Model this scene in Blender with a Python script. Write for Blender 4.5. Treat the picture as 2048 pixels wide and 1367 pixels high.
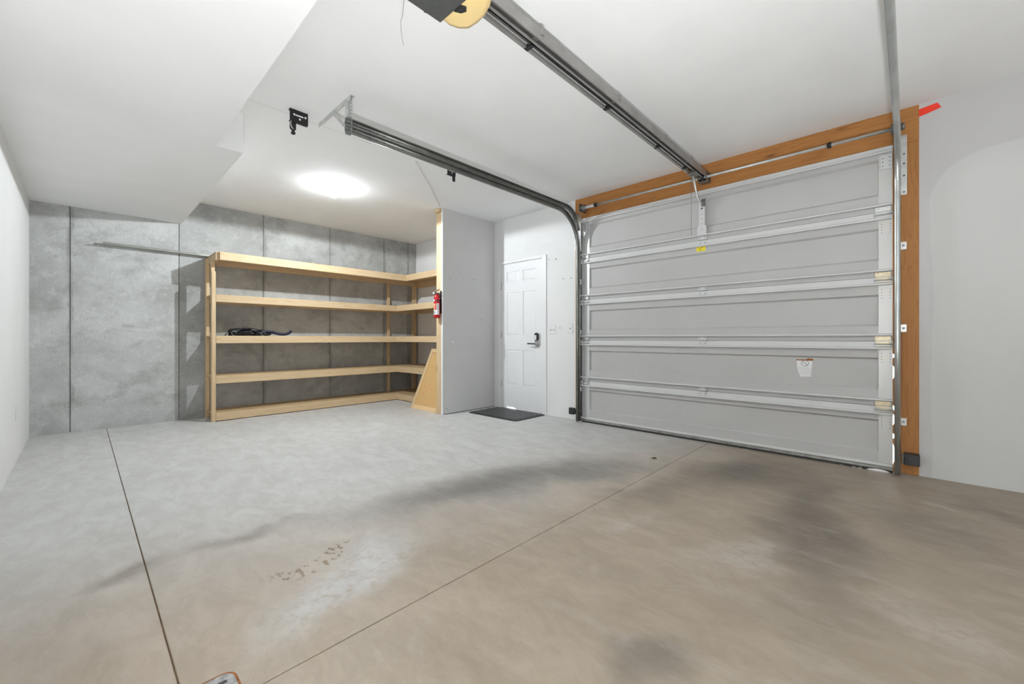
import bpy, bmesh, math, random
from mathutils import Vector, Matrix
random.seed(7)
for o in list(bpy.data.objects):
    bpy.data.objects.remove(o, do_unlink=True)
SC = bpy.context.scene
COL = SC.collection

# ------------------------------------------------------------------ camera
F_PX, U_Y, V_H, CAM_H = 820.5, 1805.0, 676.0, 1.0
THETA = math.atan2(U_Y - 1024.0, F_PX)
cam_d = bpy.data.cameras.new('camera')
cam_d.sensor_width = 36.0
cam_d.sensor_fit = 'HORIZONTAL'
cam_d.lens = F_PX / 2048.0 * 36.0
cam_d.shift_y = -(683.5 - V_H) / 2048.0
cam_d.clip_start = 0.02
cam = bpy.data.objects.new('camera', cam_d)
COL.objects.link(cam)
cam.location = (0, 0, CAM_H)
cam.rotation_euler = (math.pi / 2, 0, THETA)
SC.camera = cam

# ------------------------------------------------------------------ world, exposure
world = bpy.data.worlds.new('world')
SC.world = world
world.use_nodes = True
wb = world.node_tree.nodes['Background']
wb.inputs[0].default_value = (0.92, 0.96, 1.0, 1)
wb.inputs[1].default_value = 2.6
SC.view_settings.view_transform = 'Standard'
SC.view_settings.look = 'None'
SC.view_settings.gamma = 1.0
SC.view_settings.use_curve_mapping = False
SC.view_settings.exposure = 0.63
BULB_POWER = 84.0       # watts of the alcove bulb
BULB_GLOW = 150.0       # surface brightness of the same bulb
FILL_POWER = 1060.0     # emission of the unseen fill lamp added behind the camera

# ------------------------------------------------------------------ pixel -> direction (photo frame 2048 x 1367)
FW = (-math.sin(THETA), math.cos(THETA), 0.0)
RT = (math.cos(THETA), math.sin(THETA), 0.0)
def at(u, v, ax, val):
    d = [FW[i] * F_PX + RT[i] * (u - 1024.0) for i in range(3)]
    d[2] += V_H - v
    c = (0.0, 0.0, CAM_H)
    t = (val - c[ax]) / d[ax]
    return Vector([c[i] + d[i] * t for i in range(3)])
def fl(u, v):
    return at(u, v, 2, 0.0)

# ------------------------------------------------------------------ materials
def new_mat(name):
    m = bpy.data.materials.new(name)
    m.use_nodes = True
    nt = m.node_tree
    return m, nt, nt.nodes['Principled BSDF']
def node(nt, typ, **kw):
    n = nt.nodes.new(typ)
    for k, v in kw.items():
        setattr(n, k, v)
    return n
def lnk(nt, a, b):
    nt.links.new(a, b)
def setin(nt, n, key, val):
    if hasattr(val, 'is_linked') or hasattr(val, 'links'):
        nt.links.new(val, n.inputs[key])
    else:
        n.inputs[key].default_value = val
def noise(nt, vec, scale, detail=4, rough=0.55, dist=0.0):
    n = node(nt, 'ShaderNodeTexNoise')
    setin(nt, n, 'Vector', vec)
    n.inputs['Scale'].default_value = scale
    n.inputs['Detail'].default_value = detail
    n.inputs['Roughness'].default_value = rough
    n.inputs['Distortion'].default_value = dist
    return n.outputs['Fac']
def mrange(nt, val, a, b, c=0.0, d=1.0, smooth=True):
    n = node(nt, 'ShaderNodeMapRange')
    if smooth:
        n.interpolation_type = 'SMOOTHSTEP'
    setin(nt, n, 'Value', val)
    n.inputs['From Min'].default_value = a
    n.inputs['From Max'].default_value = b
    n.inputs['To Min'].default_value = c
    n.inputs['To Max'].default_value = d
    return n.outputs['Result']
def math_n(nt, op, a, b=0.0):
    n = node(nt, 'ShaderNodeMath', operation=op)
    setin(nt, n, 0, a)
    setin(nt, n, 1, b)
    return n.outputs[0]
def mixc(nt, fac, a, b, mode='MIX'):
    n = node(nt, 'ShaderNodeMix', data_type='RGBA', blend_type=mode)
    setin(nt, n, 0, fac)
    for k, v in ((6, a), (7, b)):
        if isinstance(v, tuple):
            n.inputs[k].default_value = (*v, 1) if len(v) == 3 else v
        else:
            nt.links.new(v, n.inputs[k])
    return n.outputs[2]
def bump(nt, bsdf, height, strength=0.3, dist=0.01):
    b = node(nt, 'ShaderNodeBump')
    b.inputs['Strength'].default_value = strength
    b.inputs['Distance'].default_value = dist
    setin(nt, b, 'Height', height)
    lnk(nt, b.outputs[0], bsdf.inputs['Normal'])
def position(nt):
    return node(nt, 'ShaderNodeNewGeometry').outputs['Position']
def objcoord(nt):
    return node(nt, 'ShaderNodeTexCoord').outputs['Object']
def mapped(nt, vec, loc=(0, 0, 0), rot=(0, 0, 0), scale=(1, 1, 1), typ='POINT'):
    n = node(nt, 'ShaderNodeMapping', vector_type=typ)
    setin(nt, n, 'Vector', vec)
    n.inputs['Location'].default_value = loc
    n.inputs['Rotation'].default_value = rot
    n.inputs['Scale'].default_value = scale
    return n.outputs[0]
def simple(name, col, rough=0.5, metal=0.0, var=0.06, nscale=9.0, bmp=0.0, bscale=120.0, spec=None):
    m, nt, b = new_mat(name)
    p = objcoord(nt)
    f = noise(nt, p, nscale, 4)
    hi = tuple(min(1.0, c * (1 + var)) for c in col)
    lo = tuple(c * (1 - var) for c in col)
    lnk(nt, mixc(nt, mrange(nt, f, 0.3, 0.7), lo, hi), b.inputs['Base Color'])
    b.inputs['Roughness'].default_value = rough
    b.inputs['Metallic'].default_value = metal
    if spec is not None:
        b.inputs['Specular IOR Level'].default_value = spec
    if bmp:
        bump(nt, b, noise(nt, p, bscale, 2), bmp, 0.002)
    return m
def emitter(name, col, strength):
    m, nt, b = new_mat(name)
    b.inputs['Base Color'].default_value = (0.9, 0.9, 0.9, 1)
    b.inputs['Emission Color'].default_value = (*col, 1)
    b.inputs['Emission Strength'].default_value = strength
    return m
def wood(name, axis, light, dark, knot, ringscale=1.0, knots=0.5):
    m, nt, b = new_mat(name)
    p = objcoord(nt)
    rnd = node(nt, 'ShaderNodeObjectInfo').outputs['Random']
    off = node(nt, 'ShaderNodeCombineXYZ')
    for i in range(3):
        lnk(nt, math_n(nt, 'MULTIPLY', rnd, 17.0 + 5 * i), off.inputs[i])
    add = node(nt, 'ShaderNodeVectorMath', operation='ADD')
    lnk(nt, p, add.inputs[0])
    lnk(nt, off.outputs[0], add.inputs[1])
    sc = [14.0 * ringscale] * 3
    sc[axis] = 0.7
    g = mapped(nt, add.outputs[0], scale=tuple(sc))
    n1 = noise(nt, g, 1.6, 3, 0.5, 0.6)
    w = math_n(nt, 'FRACT', math_n(nt, 'MULTIPLY', n1, 7.0))
    grain = mrange(nt, w, 0.55, 1.0)
    sc2 = [150.0] * 3
    sc2[axis] = 4.0
    fine = noise(nt, mapped(nt, add.outputs[0], scale=tuple(sc2)), 1.0, 2)
    c = mixc(nt, math_n(nt, 'MULTIPLY', grain, 0.55), light, dark)
    c = mixc(nt, mrange(nt, fine, 0.35, 0.75, 0.0, 0.3), c, dark)
    ks = [9.0] * 3
    ks[axis] = 2.2
    v = node(nt, 'ShaderNodeTexVoronoi')
    lnk(nt, mapped(nt, add.outputs[0], scale=tuple(ks)), v.inputs['Vector'])
    v.inputs['Scale'].default_value = 1.0
    k = mrange(nt, v.outputs['Distance'], 0.03, 0.17, 1.0, 0.0)
    gate = node(nt, 'ShaderNodeSeparateColor')
    lnk(nt, v.outputs['Color'], gate.inputs[0])
    kk = math_n(nt, 'MULTIPLY', k, mrange(nt, gate.outputs[0], 1 - knots, 1 - knots + 0.02))
    c = mixc(nt, math_n(nt, 'MULTIPLY', kk, 0.8), c, knot)
    tone = mrange(nt, rnd, 0, 1, 0.9, 1.06, False)
    hsv = node(nt, 'ShaderNodeHueSaturation')
    lnk(nt, c, hsv.inputs['Color'])
    lnk(nt, tone, hsv.inputs['Value'])
    lnk(nt, hsv.outputs[0], b.inputs['Base Color'])
    b.inputs['Roughness'].default_value = 0.62
    bump(nt, b, fine, 0.12, 0.002)
    return m

PINE = [wood('pine_%s' % 'xyz'[a], a, (0.68, 0.52, 0.325), (0.53, 0.34, 0.16), (0.20, 0.08, 0.02), 1.0, 0.75) for a in range(3)]
CEDAR = [wood('jamb_wood_%s' % 'xyz'[a], a, (0.43, 0.19, 0.048), (0.29, 0.10, 0.022), (0.10, 0.03, 0.01), 0.8, 0.5) for a in range(3)]
PLY = wood('plywood', 1, (0.62, 0.45, 0.25), (0.50, 0.33, 0.16), (0.3, 0.15, 0.06), 0.5, 0.1)
PANELWOOD = wood('panel_wood', 2, (0.72, 0.46, 0.20), (0.62, 0.36, 0.13), (0.5, 0.26, 0.1), 0.6, 0.0)
PANELFRAME = wood('panel_frame_wood', 2, (0.76, 0.56, 0.32), (0.66, 0.44, 0.22), (0.5, 0.3, 0.12), 0.8, 0.0)

def drywall(name, col, mottle=0.02, extra=None):
    m, nt, b = new_mat(name)
    p = position(nt)
    f = noise(nt, p, 1.3, 4)
    c = mixc(nt, mrange(nt, f, 0.3, 0.7), tuple(x * (1 - mottle) for x in col), tuple(min(1, x * (1 + mottle)) for x in col))
    if extra:
        c = extra(nt, p, c)
    lnk(nt, c, b.inputs['Base Color'])
    b.inputs['Roughness'].default_value = 0.85
    b.inputs['Specular IOR Level'].default_value = 0.25
    bump(nt, b, noise(nt, p, 160, 3), 0.10, 0.002)
    return m
WHITE = drywall('white_paint', (0.83, 0.83, 0.825))
def primer_patch(nt, p, c):
    # unpainted taped strip and overspray edge on the wall right of the garage door
    s = node(nt, 'ShaderNodeSeparateXYZ')
    lnk(nt, p, s.inputs[0])
    wob = math_n(nt, 'MULTIPLY', noise(nt, p, 1.1, 2), 0.08)
    R0 = 0.28
    dx = math_n(nt, 'ADD', math_n(nt, 'SUBTRACT', s.outputs[0], 0.20), wob)
    dz = math_n(nt, 'SUBTRACT', math_n(nt, 'ADD', math_n(nt, 'MULTIPLY', s.outputs[0], 0.10), 2.24), s.outputs[2])
    qx = math_n(nt, 'MAXIMUM', math_n(nt, 'SUBTRACT', R0, dx), 0.0)
    qz = math_n(nt, 'MAXIMUM', math_n(nt, 'SUBTRACT', R0, dz), 0.0)
    ln = math_n(nt, 'SQRT', math_n(nt, 'ADD', math_n(nt, 'MULTIPLY', qx, qx), math_n(nt, 'MULTIPLY', qz, qz)))
    sheet = mrange(nt, ln, R0 - 0.008, R0 + 0.008, 1.0, 0.0)
    r = mrange(nt, s.outputs[0], 0.075, 0.085)
    c = mixc(nt, r, c, (0.60, 0.59, 0.585))
    return mixc(nt, sheet, c, (0.655, 0.655, 0.64))
FRONTWALL = drywall('front_wall_paint', (0.83, 0.83, 0.825), 0.02, primer_patch)
PARTWALL = drywall('partition_shaded_paint', (0.66, 0.655, 0.65), 0.03)  # toned grey: shade on the side away from the bulb painted in
CEILPAINT = drywall('ceiling_paint', (0.90, 0.90, 0.895), 0.025)

def concrete_wall(name, k):
    m, nt, b = new_mat(name)
    p = position(nt)
    big = noise(nt, p, 1.1, 6, 0.62, 0.4)
    c = mixc(nt, mrange(nt, big, 0.32, 0.68), tuple(k * x for x in (0.38, 0.385, 0.375)), tuple(k * x for x in (0.57, 0.58, 0.57)))
    mid = noise(nt, mapped(nt, p, scale=(1, 1.3, 2.0)), 2.6, 9, 0.72, 0.3)
    c = mixc(nt, mrange(nt, mid, 0.46, 0.70, 0.0, 0.60), c, tuple(k * x for x in (0.27, 0.27, 0.255)))
    w = noise(nt, p, 9.0, 8, 0.75, 0.4)
    c = mixc(nt, mrange(nt, w, 0.48, 0.75, 0.0, 0.5), c, tuple(k * x for x in (0.70, 0.71, 0.70)))
    speck = noise(nt, p, 70.0, 3, 0.7)
    c = mixc(nt, mrange(nt, speck, 0.30, 0.70, 0.25, 0.0), c, tuple(k * x for x in (0.22, 0.22, 0.21)))
    # damp dark staining following the form seams
    sy = node(nt, 'ShaderNodeSeparateXYZ')
    lnk(nt, p, sy.inputs[0])
    wob = math_n(nt, 'MULTIPLY', math_n(nt, 'SUBTRACT', noise(nt, p, 3.5, 4), 0.5), 0.10)
    yy = math_n(nt, 'ADD', sy.outputs[1], wob)
    tot = None
    for s0, w0 in ((-0.0805, 0.030), (1.7407, 0.045), (2.6508, 0.055), (3.5616, 0.035), (4.0303, 0.03)):
        band = mrange(nt, math_n(nt, 'ABSOLUTE', math_n(nt, 'SUBTRACT', yy, s0)), 0.004, w0, 0.5, 0.0)
        tot = band if tot is None else math_n(nt, 'MAXIMUM', tot, band)
    c = mixc(nt, math_n(nt, 'MULTIPLY', tot, mrange(nt, noise(nt, p, 2.0, 3), 0.38, 0.6)), c, tuple(k * x for x in (0.20, 0.20, 0.19)))
    v = node(nt, 'ShaderNodeTexVoronoi')
    lnk(nt, p, v.inputs['Vector'])
    v.inputs['Scale'].default_value = 22.0
    sep = node(nt, 'ShaderNodeSeparateColor')
    lnk(nt, v.outputs['Color'], sep.inputs[0])
    pits = math_n(nt, 'MULTIPLY', mrange(nt, v.outputs['Distance'], 0.05, 0.13, 1, 0), mrange(nt, sep.outputs[1], 0.86, 0.88))
    c = mixc(nt, math_n(nt, 'MULTIPLY', pits, 0.8), c, (0.14, 0.14, 0.13))
    lnk(nt, c, b.inputs['Base Color'])
    b.inputs['Roughness'].default_value = 0.9
    b.inputs['Specular IOR Level'].default_value = 0.25
    bump(nt, b, noise(nt, p, 60, 6, 0.7), 0.25, 0.004)
    return m
CONCRETE = concrete_wall('poured_concrete', 1.16)
CONCRETE_B = concrete_wall('poured_concrete_toned_down', 0.95)  # darker copy, offsets the bulb's strong light on the panels near it

def floor_mat():
    m, nt, b = new_mat('stained_floor_concrete')
    p = position(nt)
    dist = node(nt, 'ShaderNodeTexNoise')
    lnk(nt, p, dist.inputs['Vector'])
    dist.inputs['Scale'].default_value = 2.2
    dist.inputs['Detail'].default_value = 5
    sub = node(nt, 'ShaderNodeVectorMath', operation='SUBTRACT')
    lnk(nt, dist.outputs['Color'], sub.inputs[0])
    sub.inputs[1].default_value = (0.5, 0.5, 0.5)
    scl = node(nt, 'ShaderNodeVectorMath', operation='SCALE')
    lnk(nt, sub.outputs[0], scl.inputs[0])
    scl.inputs['Scale'].default_value = 0.55
    pv = node(nt, 'ShaderNodeVectorMath', operation='ADD')
    lnk(nt, p, pv.inputs[0])
    lnk(nt, scl.outputs[0], pv.inputs[1])
    pw = pv.outputs[0]
    big = noise(nt, mapped(nt, p, rot=(0, 0, 0.25), scale=(0.5, 1.5, 1)), 0.9, 6, 0.6, 0.8)
    c = mixc(nt, mrange(nt, big, 0.33, 0.67), (0.40, 0.33, 0.255), (0.50, 0.42, 0.335))
    # paler toward storage corner, partly the bulb's light painted in; browner toward big door
    sep = node(nt, 'ShaderNodeSeparateXYZ')
    lnk(nt, pw, sep.inputs[0])
    t = math_n(nt, 'ADD', math_n(nt, 'MULTIPLY', sep.outputs[0], -1.0), math_n(nt, 'MULTIPLY', sep.outputs[1], 0.22))
    c = mixc(nt, mrange(nt, t, 1.5, 3.3, 0.0, 0.9), c, (0.70, 0.71, 0.705))
    c = mixc(nt, mrange(nt, sep.outputs[0], -1.7, 0.0, 0.0, 0.75), c, (0.335, 0.28, 0.22))
    def stain(c, p1, p2, across, col, s, soft=0.1):
        a, d = fl(*p1), fl(*p2)
        mid = (a + d) / 2
        v = d - a
        L = max(v.length / 2, 0.02)
        q = mapped(nt, pw, loc=(mid.x, mid.y, 0), rot=(0, 0, math.atan2(v.y, v.x)), scale=(L * 1.25, across, 10), typ='TEXTURE')
        ln = node(nt, 'ShaderNodeVectorMath', operation='LENGTH')
        lnk(nt, q, ln.inputs[0])
        k = mrange(nt, ln.outputs['Value'], soft, 1.15, s, 0.0)
        return mixc(nt, k, c, col)
    dk, dk2 = (0.235, 0.225, 0.205), (0.215, 0.185, 0.155)
    c = stain(c, (690, 1030), (1210, 915), 0.34, dk, 0.92)
    c = stain(c, (1050, 960), (1300, 930), 0.30, dk, 0.65)
    c = stain(c, (1380, 960), (1570, 930), 0.35, (0.17, 0.145, 0.12), 0.95)
    c = stain(c, (1610, 940), (1640, 1260), 0.26, (0.18, 0.15, 0.125), 0.9)
    c = stain(c, (1200, 1010), (1420, 960), 0.20, dk2, 0.6)
    c = stain(c, (1250, 1360), (1390, 1290), 0.14, dk2, 0.95)
    c = stain(c, (330, 1110), (640, 1030), 0.11, dk2, 0.5)
    c = stain(c, (120, 1190), (330, 1120), 0.12, dk2, 0.6)
    c = stain(c, (1800, 1010), (1960, 1130), 0.25, dk2, 0.6)
    c = stain(c, (1950, 1000), (2040, 1060), 0.10, dk2, 0.7)
    lt = (0.64, 0.645, 0.64)
    fine = noise(nt, p, 16, 6, 0.72, 0.6)
    c2 = stain(c, (560, 1280), (800, 1060), 0.22, lt, 0.80, 0.25)
    c2 = stain(c2, (1380, 1110), (1560, 1085), 0.16, (0.50, 0.46, 0.41), 0.7)
    c2 = stain(c2, (1180, 1060), (1330, 1030), 0.08, (0.52, 0.48, 0.43), 0.6)
    c2 = stain(c2, (1900, 1010), (1950, 1030), 0.05, (0.55, 0.52, 0.48), 0.7)
    c2 = stain(c2, (1780, 1200), (2000, 1340), 0.30, (0.46, 0.42, 0.36), 0.6)
    c = mixc(nt, mrange(nt, fine, 0.30, 0.55), c, c2)
    # bare brown chips inside the pale patch
    chips = noise(nt, mapped(nt, p, rot=(0, 0, 0.3), scale=(1, 1.6, 1)), 24, 3, 0.5)
    gate = stain((0, 0, 0), (545, 1150), (690, 1090), 0.055, (1, 1, 1), 1.0, 0.6)
    g = node(nt, 'ShaderNodeRGBToBW')
    lnk(nt, gate, g.inputs[0])
    c = mixc(nt, math_n(nt, 'MULTIPLY', mrange(nt, chips, 0.545, 0.57), g.outputs[0]), c, (0.30, 0.225, 0.15))
    streak = noise(nt, mapped(nt, p, rot=(0, 0, 0.9), scale=(1.2, 3.5, 1)), 2.2, 7, 0.7, 0.8)
    c = mixc(nt, mrange(nt, streak, 0.50, 0.75, 0.0, 0.22), c, (0.58, 0.56, 0.53))
    mot = noise(nt, mapped(nt, p, rot=(0, 0, 0.3), scale=(1, 1.8, 1)), 5.0, 8, 0.72, 0.5)
    c = mixc(nt, mrange(nt, mot, 0.36, 0.66, 0.42, 0.0), c, (0.66, 0.64, 0.61), 'MULTIPLY')
    grit = noise(nt, p, 210, 2, 0.6)
    c = mixc(nt, mrange(nt, grit, 0.30, 0.70, 0.0, 0.16), c, (0.24, 0.21, 0.18))
    lnk(nt, c, b.inputs['Base Color'])
    lnk(nt, mrange(nt, big, 0.3, 0.7, 0.42, 0.62), b.inputs['Roughness'])
    b.inputs['Specular IOR Level'].default_value = 0.35
    bump(nt, b, noise(nt, p, 45, 6, 0.65), 0.10, 0.003)
    return m
FLOOR = floor_mat()

STEEL_WHITE = simple('door_enamel', (0.50, 0.493, 0.485), 0.5, 0, 0.02, 3, 0.06, 260)
RIDGE_WHITE = simple('rail_enamel', (0.66, 0.66, 0.655), 0.4, 0, 0.02, 3)
GALV = simple('galvanised_steel', (0.62, 0.63, 0.62), 0.38, 0.75, 0.10, 14)
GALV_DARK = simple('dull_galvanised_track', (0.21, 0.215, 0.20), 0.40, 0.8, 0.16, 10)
RAILSTEEL = simple('opener_rail_steel', (0.36, 0.35, 0.335), 0.42, 0.7, 0.12, 6)
GALV_PIPE = simple('track_steel', (0.50, 0.52, 0.51), 0.30, 0.85, 0.08, 8)
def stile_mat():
    m, nt, b = new_mat('zinc_stile_warm_reflection')
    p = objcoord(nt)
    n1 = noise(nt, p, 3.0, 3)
    c = mixc(nt, mrange(nt, n1, 0.48, 0.62, 0, 0.8), (0.60, 0.60, 0.585), (0.74, 0.62, 0.40))  # amber patches paint a warm reflection into the zinc colour
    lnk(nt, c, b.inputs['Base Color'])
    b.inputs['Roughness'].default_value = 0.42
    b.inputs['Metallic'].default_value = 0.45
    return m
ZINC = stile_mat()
ZINC_PALE = simple('pale_zinc', (0.72, 0.73, 0.73), 0.35, 0.5, 0.04)
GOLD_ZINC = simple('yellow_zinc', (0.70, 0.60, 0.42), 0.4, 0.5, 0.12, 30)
BLACK = simple('black_plastic', (0.018, 0.018, 0.02), 0.45, 0, 0.1)
BLACK_METAL = simple('black_powder_coat', (0.014, 0.014, 0.015), 0.4, 0.2, 0.1)
DARKGREY = simple('dark_grey_casing', (0.065, 0.067, 0.066), 0.6, 0, 0.12, 60)
AMBER = simple('amber_lens', (0.80, 0.60, 0.28), 0.35, 0, 0.05, 6)
RUBBER = simple('black_rubber', (0.03, 0.03, 0.03), 0.6, 0, 0.2, 40)
RETAINER = simple('grey_aluminium', (0.33, 0.33, 0.31), 0.45, 0.6, 0.18, 20)
MAT_R = simple('mat_rubber', (0.045, 0.047, 0.05), 0.32, 0, 0.3, 50, 0.4, 180)
DOORPAINT = simple('door_paint', (0.86, 0.86, 0.865), 0.42, 0, 0.01)
TRIMPAINT = simple('trim_paint', (0.86, 0.86, 0.86), 0.4, 0, 0.01)
RED = simple('red_enamel', (0.50, 0.012, 0.02), 0.25, 0, 0.05)
LABEL_W = simple('label_white', (0.78, 0.78, 0.78), 0.5, 0, 0.02)
LABEL_R = simple('label_orange_red', (0.75, 0.16, 0.08), 0.5, 0, 0.05)
LABEL_GREY = simple('label_print_grey', (0.35, 0.38, 0.42), 0.6, 0, 0.1)
TAPE = simple('red_tape', (0.95, 0.05, 0.02), 0.55, 0, 0.05)
YELLOW = simple('yellow_sticker', (0.86, 0.72, 0.03), 0.5, 0, 0.06, 60)
INK = simple('dark_ink', (0.05, 0.05, 0.055), 0.6, 0, 0.1)
OCHRE = simple('ochre_ink', (0.36, 0.26, 0.02), 0.6, 0, 0.1)
RUST = simple('rust_brown', (0.30, 0.11, 0.03), 0.8, 0, 0.3, 60)
STEEL = simple('brushed_nickel', (0.60, 0.60, 0.60), 0.3, 0.9, 0.05)
PLASTIC_W = simple('white_plastic', (0.82, 0.82, 0.81), 0.35, 0, 0.01)
STRAPBLACK = simple('black_webbing', (0.012, 0.013, 0.018), 0.6, 0, 0.3, 60, 0.5, 300)
NAVY = simple('navy_fabric', (0.02, 0.022, 0.045), 0.7, 0, 0.3, 40)
GREY_PAPER = simple('drywall_tape_paper', (0.74, 0.73, 0.70), 0.8, 0, 0.03)
JOINT = simple('joint_dirt', (0.15, 0.095, 0.05), 0.95, 0, 0.3, 8)
DRIVEWAY = simple('driveway_concrete', (0.60, 0.60, 0.58), 0.9, 0, 0.08)
CORD = simple('grey_wire', (0.30, 0.30, 0.29), 0.5, 0, 0.05)
LEAF = simple('dry_leaf', (0.06, 0.045, 0.03), 0.8, 0, 0.2)
BULB = emitter('lit_bulb', (0.90, 0.96, 1.0), BULB_GLOW)
FILL_DISC = emitter('added_fill_light_disc', (0.955, 0.985, 1.0), FILL_POWER)

# ------------------------------------------------------------------ mesh builder
WORLDLOC = {}
class MB:
    def __init__(s):
        s.bm = bmesh.new()
        s.slot = 0
    def _mark(s, geom):
        for f in geom:
            f.material_index = s.slot
    def box(s, x0, x1, y0, y1, z0, z1, bev=0.0):
        vs = [s.bm.verts.new(p) for p in ((x0, y0, z0), (x1, y0, z0), (x1, y1, z0), (x0, y1, z0), (x0, y0, z1), (x1, y0, z1), (x1, y1, z1), (x0, y1, z1))]
        fs = [s.bm.faces.new([vs[i] for i in q]) for q in ((3, 2, 1, 0), (4, 5, 6, 7), (0, 1, 5, 4), (1, 2, 6, 5), (2, 3, 7, 6), (3, 0, 4, 7))]
        s._mark(fs)
        if bev:
            es = {e for f in fs for e in f.edges}
            r = bmesh.ops.bevel(s.bm, geom=list(es), offset=bev, segments=1, affect='EDGES')
            s._mark(r['faces'])
        return vs
    def frame(s, m, fn):
        n0 = len(s.bm.verts)
        fn()
        s.bm.verts.ensure_lookup_table()
        for v in s.bm.verts[n0:]:
            v.co = m @ v.co
    def prism(s, pts, axis, a, b, bev=0.0):
        # polygon in the plane normal to axis, extruded a..b ; pts given in the two other axes in xyz order
        def P(p, h):
            q = list(p)
            q.insert(axis, h)
            return q
        A = [s.bm.verts.new(P(p, a)) for p in pts]
        B = [s.bm.verts.new(P(p, b)) for p in pts]
        n = len(pts)
        fs = [s.bm.faces.new(A[::-1]), s.bm.faces.new(B)]
        for i in range(n):
            fs.append(s.bm.faces.new((A[i], A[(i + 1) % n], B[(i + 1) % n], B[i])))
        s._mark(fs)
        bmesh.ops.recalc_face_normals(s.bm, faces=fs)
        if bev:
            es = {e for f in fs[:2] for e in f.edges}
            r = bmesh.ops.bevel(s.bm, geom=list(es), offset=bev, segments=2, affect='EDGES')
            s._mark(r['faces'])
    def lathe(s, prof, c, axis=2, n=20, cap=True):
        # prof: (radius, height along axis)
        rings = []
        for r, h in prof:
            ring = []
            for i in range(n):
                a = 2 * math.pi * i / n
                q = [r * math.cos(a), r * math.sin(a)]
                q.insert(axis, h)
                ring.append(s.bm.verts.new((c[0] + q[0], c[1] + q[1], c[2] + q[2])))
            rings.append(ring)
        fs = []
        for A, B in zip(rings, rings[1:]):
            for i in range(n):
                fs.append(s.bm.faces.new((A[i], A[(i + 1) % n], B[(i + 1) % n], B[i])))
        if cap:
            fs.append(s.bm.faces.new(rings[0][::-1]))
            fs.append(s.bm.faces.new(rings[-1]))
        s._mark(fs)
        for f in fs:
            f.smooth = True
        bmesh.ops.recalc_face_normals(s.bm, faces=fs)
    def cyl(s, p, q, r, n=12):
        s.tube([p, q], r, n)
    def tube(s, pts, r, n=8, closed=False):
        s.sweep(pts, [(r * math.cos(2 * math.pi * i / n), r * math.sin(2 * math.pi * i / n)) for i in range(n)], True)
    def sweep(s, pts, prof, smooth=False, side=None, cap=True, closed_prof=True):
        # sweep a 2-D profile along a polyline; profile x runs along `side`, y along tangent x side
        pts = [Vector(p) for p in pts]
        rings = []
        prev = None
        for i, p in enumerate(pts):
            t = (pts[min(i + 1, len(pts) - 1)] - pts[max(i - 1, 0)]).normalized()
            if side is not None:
                u = Vector(side)
            else:
                ref = prev if prev is not None else (Vector((0, 0, 1)) if abs(t.z) < 0.9 else Vector((1, 0, 0)))
                u = ref
            u = (u - t * u.dot(t)).normalized()
            prev = u
            w = t.cross(u)
            rings.append([s.bm.verts.new(p + u * a + w * b) for a, b in prof])
        n = len(prof)
        fs = []
        for A, B in zip(rings, rings[1:]):
            for i in range(n if closed_prof else n - 1):
                fs.append(s.bm.faces.new((A[i], A[(i + 1) % n], B[(i + 1) % n], B[i])))
        if cap and closed_prof:
            fs.append(s.bm.faces.new(rings[0][::-1]))
            fs.append(s.bm.faces.new(rings[-1]))
        s._mark(fs)
        if smooth:
            for f in fs:
                f.smooth = True
        bmesh.ops.recalc_face_normals(s.bm, faces=fs)
    def build(s, name, mats, parent=None, label=None, cat=None, group=None, kind=None, origin=None):
        me = bpy.data.meshes.new(name)
        if not isinstance(mats, (list, tuple)):
            mats = [mats]
        if origin is None:
            xs = [v.co for v in s.bm.verts]
            lo = [min(v[i] for v in xs) for i in range(3)]
            hi = [max(v[i] for v in xs) for i in range(3)]
            origin = Vector(((lo[0] + hi[0]) / 2, (lo[1] + hi[1]) / 2, lo[2]))
        origin = Vector(origin)
        for v in s.bm.verts:
            v.co -= origin
        s.bm.to_mesh(me)
        s.bm.free()
        for m in mats:
            me.materials.append(m)
        o = bpy.data.objects.new(name, me)
        COL.objects.link(o)
        place(o, origin, parent)
        tag(o, label, cat, group, kind)
        return o
def place(o, world_loc, parent=None):
    WORLDLOC[o] = Vector(world_loc)
    if parent:
        o.parent = parent
        o.location = WORLDLOC[o] - WORLDLOC[parent]
    else:
        o.location = world_loc
def tag(o, label=None, cat=None, group=None, kind=None):
    for k, v in (('label', label), ('category', cat), ('group', group), ('kind', kind)):
        if v:
            o[k] = v
def thing(name, loc, label, cat, group=None, kind=None):
    o = bpy.data.objects.new(name, None)
    o.empty_display_size = 0.1
    COL.objects.link(o)
    place(o, loc)
    tag(o, label, cat, group, kind)
    return o
def bx(name, mat, dims, parent=None, bev=0.0, **kw):
    m = MB()
    m.box(*dims, bev=bev)
    return m.build(name, mat, parent, **kw)
def move_copy(o, d, parent=None):
    c = o.copy()
    COL.objects.link(c)
    place(c, WORLDLOC[o] + Vector(d), parent)
    return c

# ------------------------------------------------------------------ the room
XL, XR, YB, YF, ZC = -6.403, 2.4, -0.362, 4.2, 2.70
JX, JY = -1.343, 0.195                       # control joints of the slab
floor = bx('floor', JOINT, (XL - 0.3, XR + 0.3, YB - 0.3, YF + 0.12, -0.22, -0.005), label='stained concrete garage floor with two saw-cut joints', cat='floor', kind='structure')
g = 0.0022
for (x0, x1) in ((XL - 0.02, JX - g), (JX + g, XR + 0.02)):
    for (y0, y1) in ((YB - 0.02, JY - g), (JY + g, YF + 0.1)):
        m = MB()
        m.box(x0, x1, y0, y1, -0.10, 0.0, bev=0.002)
        m.build('floor_slab', FLOOR, floor)
bx('driveway', DRIVEWAY, (-9, 6, YF + 0.13, 12, -0.10, -0.02), label='pale concrete driveway beyond the closed garage door', cat='driveway', kind='structure')

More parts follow.
